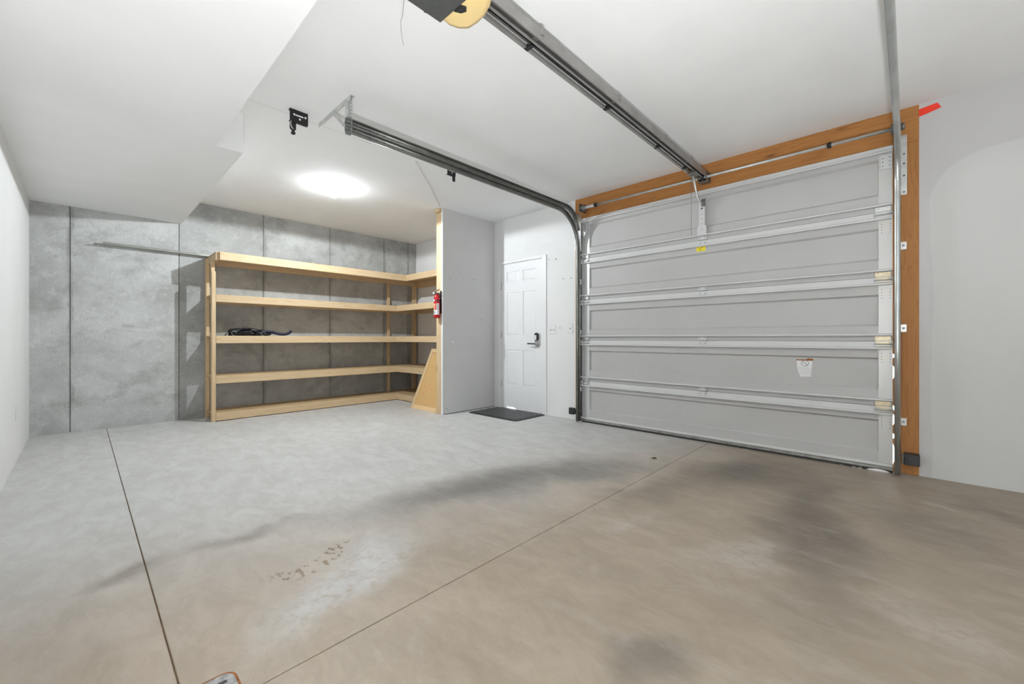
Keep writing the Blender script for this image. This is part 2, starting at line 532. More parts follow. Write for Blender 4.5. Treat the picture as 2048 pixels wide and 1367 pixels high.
ceiling = bx('ceiling', CEILPAINT, (XL - 0.2, XR + 0.2, YB - 0.2, YF + 0.2, ZC, ZC + 0.15), label='white painted drywall garage ceiling', cat='ceiling', kind='structure')
bx('ceiling_seam', GREY_PAPER, (-3.372, -3.366, 0.70, 1.75, ZC - 0.0012, ZC + 0.002), ceiling)
m = MB()
pts = [(-3.385, 2.219, ZC), (-3.62, 2.47, ZC), (-3.80, 2.67, ZC), (-3.842, 2.715, ZC), (-4.05, 2.92, ZC), (-4.307, 3.182, ZC)]
m.sweep(pts, [(-0.001, -0.012), (0.0035, -0.010), (0.002, 0.0), (0.004, 0.009), (-0.001, 0.012)], side=(0, 0, -1))
m.build('loose_tape', GREY_PAPER, ceiling)
# soffit in front of the back wall
m = MB()
m.prism([(XL, YB), (XR, YB), (XR, 0.675), (-3.618, 0.675), (-3.618, 0.848), (XL, 0.848)], 2, 2.40, ZC)
m.build('ceiling_soffit', CEILPAINT, label='low white drywall soffit box stepping out along the back wall', cat='soffit', kind='structure')

wl = bx('wall_left', simple('seam_dark_concrete', (0.13, 0.13, 0.125), 0.95, 0, 0.2), (XL - 0.2, XL - 0.004, YB - 0.2, YF + 0.2, -0.1, ZC + 0.1), label='poured grey concrete wall with form panel seams behind the shelving', cat='wall', kind='structure')  # dark concrete base seen in the seams between panels
seams = [YB - 0.1, -0.0805, 0.8255, 1.7407, 2.6508, 3.5616, 4.0303, YF + 0.1]
for i, (a, b) in enumerate(zip(seams, seams[1:])):
    m = MB()
    m.box(XL - 0.01, XL + (0.001 if i % 2 else 0.0), a + 0.0035, b - 0.0035, -0.02, ZC + 0.02, bev=0.002)
    m.build('concrete_panel', CONCRETE if i < 2 else CONCRETE_B, wl)

bx('wall_back', WHITE, (XL - 0.1, XR + 0.2, YB - 0.15, YB, -0.1, ZC + 0.1), label='white painted wall under the soffit at the left edge', cat='wall', kind='structure')
# front wall with the two door openings
m = MB()
GX0, GX1, GZ = -2.852, -0.011, 2.44          # garage opening between jambs
EX0, EX1, EZ = -4.215, -3.444, 2.062         # entry door rough opening
JL, JR, HT = -2.918, 0.087, 2.697            # outer edges of jamb boards and header
y0, y1 = YF, YF + 0.14
m.box(XL - 0.1, EX0, y0, y1, -0.02, ZC + 0.1)
m.box(EX0, EX1, y0, y1, EZ, ZC + 0.1)
m.box(EX1, JL, y0, y1, -0.02, ZC + 0.1)
m.box(JL, JR, y0, y1, HT, ZC + 0.1)
m.box(JR, XR + 0.1, y0, y1, -0.02, ZC + 0.1)
m.build('wall_front', FRONTWALL, label='white drywall front wall holding the entry door and garage door', cat='wall', kind='structure')
bx('wall_right', WHITE, (XR, XR + 0.15, YB - 0.1, YF + 0.1, -0.02, ZC + 0.1), label='plain white drywall side wall', cat='wall', kind='structure')

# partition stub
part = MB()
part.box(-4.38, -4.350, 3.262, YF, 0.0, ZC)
part = part.build('wall_partition', PARTWALL, label='short shade-toned drywall partition beside the entry door', cat='wall', kind='structure')
bx('end_stud', PINE[2], (-4.487, -4.381, 3.256, 3.294, 0.0, ZC - 0.045), part, bev=0.003)
bx('top_plate', PINE[1], (-4.489, -4.381, 3.225, YF - 0.005, ZC - 0.042, ZC - 0.002), part, bev=0.002)
bx('bottom_plate', PINE[1], (-4.487, -4.381, 3.296, YF - 0.005, 0.0, 0.038), part)
for yy in (3.70, 4.10):
    bx('stud', PINE[2], (-4.487, -4.381, yy, yy + 0.038, 0.04, ZC - 0.045), part)
# raw drywall edge with torn paper
m = MB()
prof = []
zz = 0.0
while zz < ZC:
    prof.append((-4.3795 + random.uniform(-0.004, 0.004), zz))
    zz += 0.06
m.prism(prof + [(-4.349, ZC - 0.002), (-4.349, 0.0)], 1, 3.2555, 3.2625)
m.build('drywall_edge', WHITE, part)
bx('gap_strip_partition', RUBBER, (-4.3505, -4.347, 3.27, YF - 0.01, 0.0, 0.006), label='thin dark gap strip at the foot of the shade-toned partition', cat='trim', kind='structure')  # black strip standing in for the dark gap under the drywall

# jambs and header of the garage door
bx('trim_1', CEDAR[0], (JL + 0.0, JR, YF - 0.006, YF + 0.12, GZ, HT), bev=0.003, label='stained wooden header board above the garage door', cat='trim', kind='structure')
bx('trim_2', CEDAR[2], (GX1, JR, YF - 0.005, YF + 0.12, 0.0, GZ - 0.001), bev=0.003, label='dark stained wooden jamb right of the garage door', cat='trim', kind='structure')
bx('trim_3', PINE[2], (JL, GX0, YF - 0.005, YF + 0.12, 0.0, GZ - 0.001), bev=0.003, label='pale wooden jamb left of the garage door', cat='trim', kind='structure')
# weather strip with the lens shaped daylight gaps at the right edge of the big door
def zpx(v):
    return 0.149 + (902 - v) * 0.003765
m = MB()
gaps = [(706, 716), (728, 759), (808, 823), (824, 851), (864, 877), (882, 930)]
pl = []
z = 0.0
while z <= GZ:
    dx = 0.0
    for a, b in gaps:
        zb, za = zpx(b), zpx(a)
        if zb < z < za:
            dx = max(dx, 0.013 * math.sin(math.pi * (z - zb) / (za - zb)) ** 0.6)
    pl.append((-0.0625 + dx * 1.9, z))
    z += 0.006
m.prism(pl + [(-0.0105, GZ), (-0.0105, 0.0)], 1, YF - 0.004, YF + 0.004)
m.build('trim_4', CEDAR[2], label='narrow brown stop strip with daylight gaps beside the right door track', cat='trim', kind='structure')
bx('trim_5', RUBBER, (GX0, -2.80, YF - 0.004, YF + 0.004, 0.0, GZ - 0.001), label='narrow stop strip beside the left door track', cat='trim', kind='structure')

# ------------------------------------------------------------------ garage door
DX0, DX1 = -2.785, -0.053
YP, YFR, YRI = 4.166, 4.147, 4.118           # recessed panel, frame and ridge faces
joints = [0.040, 0.4925, 0.979, 1.459, 1.947, 2.432]
rec = [(0.149, 0.379), (0.624, 0.846), (1.10, 1.32), (1.595, 1.817), (2.08, 2.335)]
gd = thing('door_1', ((DX0 + DX1) / 2, 4.16, 0.0), 'light grey sectional garage door with five horizontal panels, closed', 'garage door', kind='structure')
def hinge_mesh(x0, x1, zc, gold=False, steps=True):
    h = MB()
    h.box(x0, x1, YFR - 0.011, YFR - 0.0062, zc + 0.004, zc + 0.036, bev=0.001)
    h.box(x0 + 0.004, x1 - 0.004, YFR - 0.011, YFR - 0.0062, zc - 0.042, zc - 0.004, bev=0.001)
    h.cyl((x0 - 0.004, YFR - 0.012, zc), (x1 + 0.008, YFR - 0.012, zc), 0.0045, 8)
    h.slot = 1
    h.box(x0, x1 + 0.006, YFR - 0.0175, YFR - 0.0160, zc - 0.003, zc + 0.001)
    for zz in (zc + 0.024, zc - 0.028):
        for f in (0.2, 0.8):
            xx = x0 + (x1 - x0) * f
            h.cyl((xx, YFR - 0.0145, zz), (xx, YFR - 0.010, zz), 0.0036, 6)
    return h
for i in range(5):
    z0, z1 = joints[i] + 0.0015, joints[i + 1] - 0.0015
    a, b = rec[i]
    m = MB()
    m.box(DX0, DX1, YP, 4.185, z0, z1)
    if i < 4:
        m.box(DX0, DX1, 4.1855, 4.191, z1 - 0.03, z1 + 0.03)
    m.box(DX0, DX1, YFR, YP, z0, a - 0.008)                       # bottom rail
    m.box(DX0, DX1, YFR, YP, b + 0.008, z1)                       # top rail
    m.box(DX0, -2.690, YFR, YP, a - 0.008, b + 0.008)             # side stiles under the plates
    m.box(-0.127, DX1, YFR, YP, a - 0.008, b + 0.008)
    # bevelled lip around the recess
    m.prism([(YFR, a - 0.008), (YP, a - 0.008), (YP, a + 0.006)], 0, -2.690, -0.127)
    m.prism([(YFR, b + 0.008), (YP, b - 0.006), (YP, b + 0.008)], 0, -2.690, -0.127)
    m.prism([(-2.690, YFR), (-2.680, YP), (-2.690, YP)], 2, a, b)
    m.prism([(-0.127, YFR), (-0.127, YP), (-0.137, YP)], 2, a, b)
    sec = m.build('door_section', STEEL_WHITE, gd)
    m = MB()
    if i > 0:
        m.box(DX0 - 0.01, DX1 + 0.002, YRI, YFR + 0.002, z0 + 0.038, z0 + 0.053, bev=0.003)
        m.build('bottom_flange', RIDGE_WHITE, sec)
    else:
        m.box(DX0 - 0.01, DX1 + 0.002, YRI + 0.012, YFR + 0.002, z0 + 0.002, z0 + 0.022, bev=0.003)
        m.build('bottom_flange', RIDGE_WHITE, sec)
    m = MB()
    if i < 4:
        m.box(DX0 - 0.01, DX1 + 0.002, YRI, YFR + 0.002, z1 - 0.060, z1 - 0.044, bev=0.003)
        m.box(DX0 - 0.01, DX1 + 0.002, YFR - 0.006, YFR + 0.002, z1 - 0.044, z1, bev=0.001)
    else:
        m.box(DX0 - 0.01, DX1 + 0.002, YRI + 0.004, YFR + 0.002, z1 - 0.050, z1 - 0.034, bev=0.003)
        m.box(DX0 - 0.01, DX1 + 0.002, YFR - 0.005, YFR + 0.002, z1 - 0.034, z1, bev=0.001)
    m.build('top_flange', RIDGE_WHITE, sec)
    lo = z0 + (0.054 if i else 0.024)
    hi = z1 - (0.061 if i < 4 else 0.052)
    for right in (0, 1):
        m = MB()
        xa, xb = ((-0.131, DX1) if right else (DX0 + 0.002, -2.684))
        m.box(xa, xb, YFR - 0.002, YFR - 0.0002, lo, hi)
        m.slot = 1
        for k in range(4):
            for xx in (xa + 0.018, xb - 0.014):
                zz = hi - 0.03 - 0.022 * k
                m.box(xx - 0.002, xx + 0.002, YFR - 0.0026, YFR - 0.0019, zz - 0.003, zz + 0.003)
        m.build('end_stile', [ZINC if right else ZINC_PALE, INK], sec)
    if i < 4:
        zj = joints[i + 1]
        hinge_mesh(-1.435, -1.362, zj).build('hinge', [RIDGE_WHITE, INK], sec)
        h = hinge_mesh(-0.150, -0.062, zj)
        h.slot = 1
        h.box(-0.155, -0.066, YFR - 0.026, YFR - 0.012, zj - 0.036, zj - 0.032)
        h.cyl((-0.155, YFR - 0.022, zj - 0.024), (-0.045, YFR - 0.022, zj - 0.024), 0.006, 8)
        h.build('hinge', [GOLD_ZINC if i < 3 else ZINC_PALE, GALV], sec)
        h = hinge_mesh(-2.770, -2.690, zj)
        h.slot = 0
        h.box(-2.772, -2.690, YFR - 0.030, YFR - 0.008, zj - 0.036, zj - 0.030)
        h.cyl((-2.80, YFR - 0.022, zj - 0.024), (-2.690, YFR - 0.022, zj - 0.024), 0.006, 8)
        h.build('hinge', [ZINC_PALE, INK], sec)
    else:
        # operator bracket and top roller plates
        m = MB()
        xc = -1.400
        m.prism([(xc - 0.040, 1.992), (xc + 0.044, 1.992), (xc + 0.044, 2.075), (xc + 0.030, 2.085), (xc + 0.030, 2.345), (xc - 0.022, 2.345), (xc - 0.026, 2.085), (xc - 0.040, 2.070)], 1, YFR - 0.034, YFR - 0.030)
        m.box(xc + 0.026, xc + 0.030, YFR - 0.030, YFR + 0.012, 2.085, 2.345)
        m.box(xc - 0.026, xc - 0.022, YFR - 0.030, YFR + 0.012, 2.085, 2.345)
        m.slot = 1
        for zz in (2.325, 2.245):
            m.cyl((xc + 0.003, YFR - 0.036, zz), (xc + 0.003, YFR - 0.029, zz), 0.008, 10)
        for zz in (2.19, 2.15, 2.10, 2.05):
            for dx in (-0.006, 0.008):
                m.cyl((xc + dx, YFR - 0.0355, zz), (xc + dx, YFR - 0.030, zz), 0.003, 6)
        m.build('operator_bracket', [RIDGE_WHITE, INK], sec)
        for xa, xb in ((-0.122, -0.054), (-2.784, -2.715)):
            m = MB()
            m.box(xa, xb, YFR - 0.008, YFR - 0.002, 2.26, 2.37, bev=0.002)
            m.slot = 1
            for zz in (2.285, 2.315, 2.345):
                for xx in (xa + 0.015, xb - 0.015):
                    m.cyl((xx, YFR - 0.013, zz), (xx, YFR - 0.006, zz), 0.005, 6)
            m.build('top_bracket', [ZINC_PALE, GALV], sec)
# bottom weather seal
m = MB()
m.box(DX0 - 0.008, DX1 + 0.004, 4.132, 4.186, 0.018, 0.041, bev=0.003)
m.build('seal_retainer', RETAINER, gd)
def seal_z(x):
    z = 0.001
    for a, b, h in ((-0.200, -0.066, 0.013), (-0.245, -0.225, 0.006), (-0.285, -0.262, 0.006), (-0.36, -0.335, 0.004)):
        if a < x < b:
            z += h * math.sin(math.pi * (x - a) / (b - a)) ** 0.5
    return z
bot = []
n = 700
for k in range(n + 1):
    x = DX0 + (DX1 - DX0) * k / n
    bot.append((x, seal_z(x)))
m = MB()
m.prism(bot + [(DX1, 0.020), (DX0, 0.020)], 1, 4.140, 4.168)
m.build('rubber_seal', RUBBER, gd)
# stickers on the door
st = MB()
c = at(1402, 497, 1, YFR)
st.box(c.x - 0.042, c.x + 0.042, YFR - 0.0012, YFR - 0.0002, c.z - 0.025, c.z + 0.025)
st.slot = 1
st.frame(Matrix.Translation((c.x, 0, c.z)) @ Matrix.Rotation(-0.5, 4, 'Y') @ Matrix.Translation((-c.x, 0, -c.z)), lambda: st.box(c.x - 0.022, c.x + 0.022, YFR - 0.0018, YFR - 0.001, c.z + 0.001, c.z + 0.007))
st.box(c.x - 0.012, c.x + 0.02, YFR - 0.0018, YFR - 0.001, c.z - 0.016, c.z - 0.012)
st.build('warning_sticker', [YELLOW, OCHRE], gd, label='small yellow warning sticker below the top joint')
st = MB()
def sp(u, v):
    q = at(u, v, 1, YP)
    return (q.x, q.z)
st.prism([sp(1593, 720), sp(1625, 721), sp(1622, 753), sp(1600.5, 752.5), sp(1595, 738)], 1, YP - 0.0012, YP - 0.0002)
st.slot = 1
st.prism([sp(1592, 718), sp(1612, 718.5), sp(1615, 716.5), sp(1624, 716.5), sp(1628, 719), sp(1625, 721), sp(1592, 720)], 1, YP - 0.0022, YP - 0.0008)
st.slot = 2
cc = sp(1610, 726)
ring = [(cc[0] + 0.026 * math.cos(2 * math.pi * k / 24), YP - 0.0018, cc[1] + 0.024 * math.sin(2 * math.pi * k / 24)) for k in range(25)]
st.tube(ring, 0.0012, 4)
st.cyl((cc[0] - 0.016, YP - 0.0018, cc[1] + 0.016), (cc[0] + 0.016, YP - 0.0018, cc[1] - 0.016), 0.0016, 4)
for k in range(5):
    zz = cc[1] - 0.040 - 0.012 * k
    st.slot = 3
    st.box(cc[0] - 0.045 + 0.004 * k, cc[0] + 0.045 - 0.003 * k, YP - 0.0016, YP - 0.001, zz - 0.0012, zz + 0.0012)
st.build('torn_sticker', [LABEL_W, RUST, INK, simple('faint_print', (0.55, 0.55, 0.54), 0.6)], gd, label='torn white safety sticker with a crossed circle')

# ------------------------------------------------------------------ tracks
def arc(cy, cz, r, a0, a1, x, n=14):
    return [(x, cy + r * math.cos(math.radians(a0 + (a1 - a0) * k / n)), cz + r * math.sin(math.radians(a0 + (a1 - a0) * k / n))) for k in range(n + 1)]
def channel_profile(w, hgt, sgn):
    # rounded C opening toward sgn * x, thin walled; returned as closed outline (x, n)
    outer, inner = [], []
    r = hgt / 2
    for k in range(9):
        a = math.pi / 2 + math.pi * k / 8
        outer.append((-w / 2 + r * 0.55 + r * 0.55 * math.cos(a), r * math.sin(a)))
        inner.append((-w / 2 + r * 0.55 + (r - 0.0035) * 0.55 * math.cos(a), (r - 0.0035) * math.sin(a)))
    P = [(w / 2, r * 1.0)] + outer + [(w / 2, -r), (w / 2, -r + 0.0035)] + inner[::-1] + [(w / 2, r - 0.0035)]
    return [(sgn * a, b) for a, b in P]
YV = 4.085
def make_track(x, sgn, label):
    t = thing('door_track', (x, YV, 0.0), label, 'door track', 'steel tracks of the garage door')
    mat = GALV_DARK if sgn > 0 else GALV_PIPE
    tx_ = lambda p: (p[0] - (0.0 if sgn > 0 else max(0.0, 4.06 - p[1]) * 0.009), p[1], p[2])
    lower = [(x, 1.27, 2.459), (x, 2.3, 2.461), (x, 3.69, 2.464)] + arc(3.69, 2.069, 0.395, 88, 2, x) + [(x, YV, 2.05), (x, YV, 1.0), (x, YV, 0.012)]
    upper = [(x, 1.27, 2.508), (x, 2.3, 2.511), (x, 3.83, 2.514)] + arc(3.83, 2.264, 0.25, 88, 4, x)
    lower, upper = [tx_(p) for p in lower], [tx_(p) for p in upper]
    prof = channel_profile(0.040 if sgn > 0 else 0.034, 0.048, sgn)
    for nm, path, s in (('lower_rail', lower, 1.0), ('upper_rail', upper, 1.0)):
        m = MB()
        m.sweep(path, [(a, b) for a, b in prof], True, side=(1, 0, 0))
        m.build(nm, mat, t)
    # bolts near the hung end and half way
    for yy in (1.45, 1.51, 1.57, 2.60, 2.68, 2.75):
        for zz in (2.461, 2.510):
            m = MB()
            xx = tx_((x, yy, zz))[0] + sgn * -0.0150
            m.cyl((xx, yy, zz), (xx + sgn * 0.004, yy, zz), 0.004, 8)
            m.build('bolt', INK, t)
    # ceiling angle, strap and brace at the hung end
    xs = x - sgn * 0.024
    out = x - sgn * 0.54
    m = MB()
    a, b = sorted((out, x + sgn * 0.012))
    m.box(a, b, 1.296, 1.328, ZC - 0.003, ZC)
    m.box(a, b, 1.296, 1.299, ZC - 0.034, ZC - 0.003)
    m.build('ceiling_angle', GALV, t)
    m = MB()
    a, b = sorted((xs, xs - sgn * 0.003))
    m.box(a, b, 1.276, 1.312, 2.43, ZC - 0.032)
    a, b = sorted((xs, xs + sgn * 0.030))
    m.box(a, b, 1.309, 1.312, 2.43, ZC - 0.004)
    m.slot = 1
    for k in range(5):
        zz = 2.565 + 0.025 * k
        m.cyl((xs + sgn * 0.017, 1.306, zz), (xs + sgn * 0.017, 1.3085, zz), 0.006, 8)
    m.build('hanger_strap', [GALV, PLASTIC_W], t)
    m = MB()
    p, q = Vector((x - sgn * 0.27, 1.292, ZC - 0.016)), Vector((xs - sgn * 0.002, 1.292, 2.475))
    m.sweep([p, q], [(-0.0015, -0.014), (0.0015, -0.014), (0.0015, 0.014), (-0.0015, 0.014)], side=(0, 1, 0))
    m.build('brace', GALV, t)
    # flag bracket and jamb clips
    yj = YF - 0.006
    m = MB()
    xb = x - sgn * -0.0
    if sgn < 0:
        m.box(-0.014, 0.024, yj - 0.004, yj, 2.06, 2.50)
        m.box(-0.018, -0.014, YV - 0.02, yj, 2.06, 2.50)
        m.slot = 1
        for zz in (2.08, 2.20, 2.29, 2.36):
            m.cyl((0.008, yj - 0.009, zz), (0.008, yj - 0.003, zz), 0.006, 8)
    else:
        m.box(-2.868, -2.828, yj - 0.004, yj, 2.06, 2.50)
        m.box(-2.828, -2.824, YV - 0.02, yj, 2.06, 2.50)
    m.build('flag_bracket', [GALV, GALV_DARK], t)
    for zz in (1.684, 1.074, 0.383):
        m = MB()
        if sgn < 0:
            m.box(-0.012, 0.022, yj - 0.004, yj, zz - 0.028, zz + 0.028, bev=0.001)
            m.box(-0.016, -0.012, YV + 0.005, yj, zz - 0.022, zz + 0.022)
            m.slot = 1
            m.cyl((0.006, yj - 0.009, zz), (0.006, yj - 0.003, zz), 0.008, 8)
        else:
            m.box(-2.866, -2.828, yj - 0.004, yj, zz - 0.028, zz + 0.028, bev=0.001)
            m.box(-2.828, -2.823, YV + 0.005, yj, zz - 0.022, zz + 0.022)
        m.build('jamb_clip', [GALV, STEEL], t)
    return t
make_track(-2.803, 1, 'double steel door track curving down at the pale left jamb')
make_track(-0.026, -1, 'bare steel door track standing before the dark right jamb')

# torsion shaft
ts = thing('torsion_shaft', (-1.38, 4.09, 2.50), 'slim steel torsion shaft running across the wooden header', 'shaft')
yT, zT = 4.095, 2.538
def tz(x):
    return zT - 0.010 * (x + 2.75) / 2.75
m = MB()
m.cyl((-2.765, yT, tz(-2.765)), (0.004, yT, tz(0.004)), 0.0115, 12)
m.build('shaft', GALV, ts)
m = MB()
m.cyl((-2.72, yT, tz(-2.72)), (-2.57, yT, tz(-2.57)), 0.0165, 14)
m.build('sleeve', RIDGE_WHITE, ts)
for xx in (-2.565, -0.42):
    m = MB()
    m.cyl((xx - 0.012, yT, tz(xx)), (xx + 0.012, yT, tz(xx)), 0.024, 12)
    m.cyl((xx, yT, tz(xx)), (xx, yT - 0.034, tz(xx) + 0.004), 0.006, 6)
    m.build('set_collar', BLACK_METAL, ts)
m = MB()
m.box(-1.405, -1.365, yT + 0.006, YF - 0.006, tz(-1.38) - 0.03, tz(-1.38) + 0.05)
m.lathe([(0.016, -0.014), (0.030, -0.012), (0.030, 0.012), (0.016, 0.014)], (-1.385, yT, tz(-1.38)), axis=0, n=16)
m.build('centre_bearing', BLACK_METAL, ts)
for xx, s in ((-2.765, -1), (-0.010, 1)):
    m = MB()
    m.box(xx - 0.003, xx + 0.003, yT - 0.040, YF - 0.006, tz(xx) - 0.040, tz(xx) + 0.052)
    m.lathe([(0.012, -0.05 * s), (0.040, -0.046 * s), (0.030, -0.026 * s), (0.040, -0.006 * s), (0.012, -0.004 * s)], (xx - 0.004 * s, yT, tz(xx)), axis=0, n=18)
    m.lathe([(0.010, 0.004 * s), (0.024, 0.006 * s), (0.024, 0.020 * s), (0.012, 0.024 * s)], (xx, yT, tz(xx)), axis=0, n=14)
    m.build('end_bearing', GALV_DARK, ts)

# ------------------------------------------------------------------ opener
op = thing('garage_door_opener', (-1.40, 1.1, 2.45), 'ceiling mounted chain opener with dark casing, amber lens and long steel rail', 'garage door opener')
m = MB()
m.box(-1.545, -1.255, 0.70, 1.144, 2.45, 2.62, bev=0.006)
m.build('motor_housing', DARKGREY, op)
m = MB()
cr = [(-1.535, 1.145), (-1.265, 1.145), (-1.262, 1.175), (-1.275, 1.215), (-1.31, 1.245), (-1.37, 1.268), (-1.43, 1.275), (-1.49, 1.268), (-1.525, 1.235), (-1.541, 1.19)]
def lens_ring(k, z):
    return [(-1.40 + (x + 1.40) * k, 1.145 + (y - 1.145) * k, z) for x, y in cr]
rings = [lens_ring(0.80, 2.455), lens_ring(0.95, 2.462), lens_ring(1.0, 2.485), lens_ring(1.0, 2.56), lens_ring(0.96, 2.60)]
vr = [[m.bm.verts.new(p) for p in r] for r in rings]
for A, B in zip(vr, vr[1:]):
    for k in range(len(A)):
        f = m.bm.faces.new((A[k], A[(k + 1) % len(A)], B[(k + 1) % len(A)], B[k]))
        f.smooth = True
m.bm.faces.new(vr[0][::-1])
m.bm.faces.new(vr[-1])
bmesh.ops.recalc_face_normals(m.bm, faces=m.bm.faces[:])
m.build('lamp_lens', AMBER, op)
m = MB()
m.prism([(-1.44, 1.140), (-1.395, 1.140), (-1.385, 1.165), (-1.40, 1.178), (-1.425, 1.168)], 2, 2.446, 2.4535)
m.build('lens_latch', BLACK, op)
m = MB()
m.tube([(-1.546, 1.055, 2.50), (-1.566, 1.070, 2.475), (-1.566, 1.095, 2.48), (-1.547, 1.100, 2.50), (-1.560, 1.115, 2.478), (-1.562, 1.135, 2.476), (-1.547, 1.138, 2.495)], 0.003, 6)
m.build('wire_loop', BLACK, op)
m = MB()
c0 = at(808, 0, 1, 0.93)
m.tube([at(809, -8, 1, 0.93), at(807, 10, 1, 0.93), at(805.5, 28, 1, 0.93), at(801.5, 43, 1, 0.93), at(802.5, 65, 1, 0.93), at(804.5, 78, 1, 0.93), at(807, 90, 1, 0.93)], 0.0014, 5)
m.build('antenna_wire', CORD, op)
m = MB()
# inverted U rail
m.prism([(-1.397, 2.530), (-1.390, 2.530), (-1.390, 2.580), (-1.352, 2.580), (-1.352, 2.530), (-1.345, 2.530), (-1.345, 2.588), (-1.397, 2.588)], 1, 1.10, 4.165)
m.prism([(-1.397, 2.530), (-1.375, 2.530), (-1.375, 2.536), (-1.397, 2.536)], 1, 1.10, 4.165)
m.build('rail', RAILSTEEL, op)
m = MB()
m.prism([(-1.452, 2.530), (-1.432, 2.530), (-1.432, 2.546), (-1.452, 2.546)], 1, 1.20, 4.10)
m.build('side_rail', RAILSTEEL, op)
m = MB()
m.cyl((-1.409, 1.15, 2.536), (-1.409, 4.08, 2.536), 0.0045, 6)
m.build('chain', BLACK_METAL, op)
for (u, v) in ((1062, 82), (1218, 204), (1318, 282), (1372, 325)):
    c = at(u, v, 0, -1.4115)
    m = MB()
    m.box(-1.449, -1.397, c.y - 0.012, c.y + 0.012, 2.526, 2.546)
    m.build('chain_spacer', BLACK_METAL, op)
for (u, v) in ((1086, 72), (1240, 197), (1333, 272), (1384, 312)):
    c = at(u, v, 0, -1.341)
    m = MB()
    m.box(-1.399, -1.340, c.y - 0.014, c.y + 0.014, 2.560, 2.595, bev=0.002)
    m.build('rail_joiner', RAILSTEEL, op)
m = MB()
m.box(-1.43, -1.34, 4.105, 4.190, 2.500, 2.507)
m.box(-1.43, -1.34, 4.186, 4.192, 2.500, 2.60)
m.box(-1.425, -1.415, 4.08, 4.190, 2.507, 2.59)
m.box(-1.352, -1.342, 4.08, 4.190, 2.507, 2.59)
m.build('header_bracket', GALV_DARK, op)
m = MB()
m.box(-1.44, -1.36, 3.86, 3.97, 2.512, 2.532, bev=0.003)
m.build('trolley', GALV_DARK, op)
P = [at(1384, 345, 1, 3.94), at(1386.5, 353, 1, 3.96), at(1389, 366, 1, 3.985), at(1392, 382, 1, 4.02), at(1394.5, 393, 1, 4.04), at(1397, 400, 1, 4.055), at(1401, 404.5, 1, 4.075), at(1405, 406.5, 1, 4.10)]
P[0].z = 2.515
m = MB()
m.tube(P, 0.0105, 10)
m.cyl(P[0] + Vector((0, 0, 0.0)), P[0] + Vector((0.0, -0.0, 0.03)), 0.007, 8)
m.build('door_arm', GALV, op)
m = MB()
e = P[-1]
m.box(e.x - 0.008, e.x + 0.024, e.y - 0.012, e.y + 0.012, e.z - 0.028, e.z + 0.040, bev=0.002)
m.build('arm_clevis', GALV_DARK, op)
m = MB()
a = at(1383, 348, 1, 3.93)
b = at(1382.5, 470, 1, 3.93)
m.cyl((a.x, a.y, 2.515), b, 0.0024, 5)
m.build('release_cord', CORD, op)

# ------------------------------------------------------------------ lamps
def ceiling_lamp(x, y, label):
    t = thing('ceiling_light', (x, y, ZC), label, 'light')
    m = MB()
    m.lathe([(0.002, 0.0), (0.058, 0.0), (0.056, -0.012), (0.034, -0.020), (0.026, -0.024), (0.002, -0.024)], (x, y, ZC), n=24, cap=False)
    m.build('base', PLASTIC_W, t)
    m = MB()
    m.lathe([(0.021, -0.020), (0.021, -0.042), (0.016, -0.046)], (x, y, ZC), n=16)
    m.build('socket', PLASTIC_W, t)
    m = MB()
    m.lathe([(0.014, -0.045), (0.019, -0.054), (0.033, -0.072), (0.039, -0.090), (0.037, -0.106), (0.029, -0.119), (0.015, -0.127), (0.001, -0.129)], (x, y, ZC), n=20)
    m.build('bulb', BULB, t)
    # the lit bulb's own downward light
    ld = bpy.data.lights.new('bulb_light', 'SPOT')
    ld.energy = BULB_POWER
    ld.color = (0.90, 0.96, 1.0)
    ld.spot_size = math.pi
    ld.spot_blend = 0.07
    ld.shadow_soft_size = 0.022
    lo = bpy.data.objects.new('bulb_light', ld)
    COL.objects.link(lo)
    place(lo, (x, y, ZC - 0.153), t)
    return t
ceiling_lamp(-4.617, 1.956, 'bare lit bulb in a white ceiling holder above the storage corner')
# unseen fill lamp added on the floor behind the camera to brighten the ceiling
tx, ty = 0.22, -0.17
fill_lamp = thing('added_fill_light', (tx, ty, 0.0), 'added round black fill light on the floor, aimed upward', 'lamp')
m = MB()
m.lathe([(0.002, 0.0), (0.10, 0.0), (0.10, 0.015), (0.05, 0.03), (0.04, 0.10), (0.085, 0.16), (0.105, 0.27), (0.099, 0.27), (0.080, 0.165), (0.002, 0.15)], (tx, ty, 0.0), n=28, cap=False)
m.build('housing', BLACK_METAL, fill_lamp)
m = MB()
m.lathe([(0.002, 0.250), (0.090, 0.250), (0.090, 0.254), (0.002, 0.256)], (tx, ty, 0.0), n=20, cap=False)
m.build('light_disc', FILL_DISC, fill_lamp)

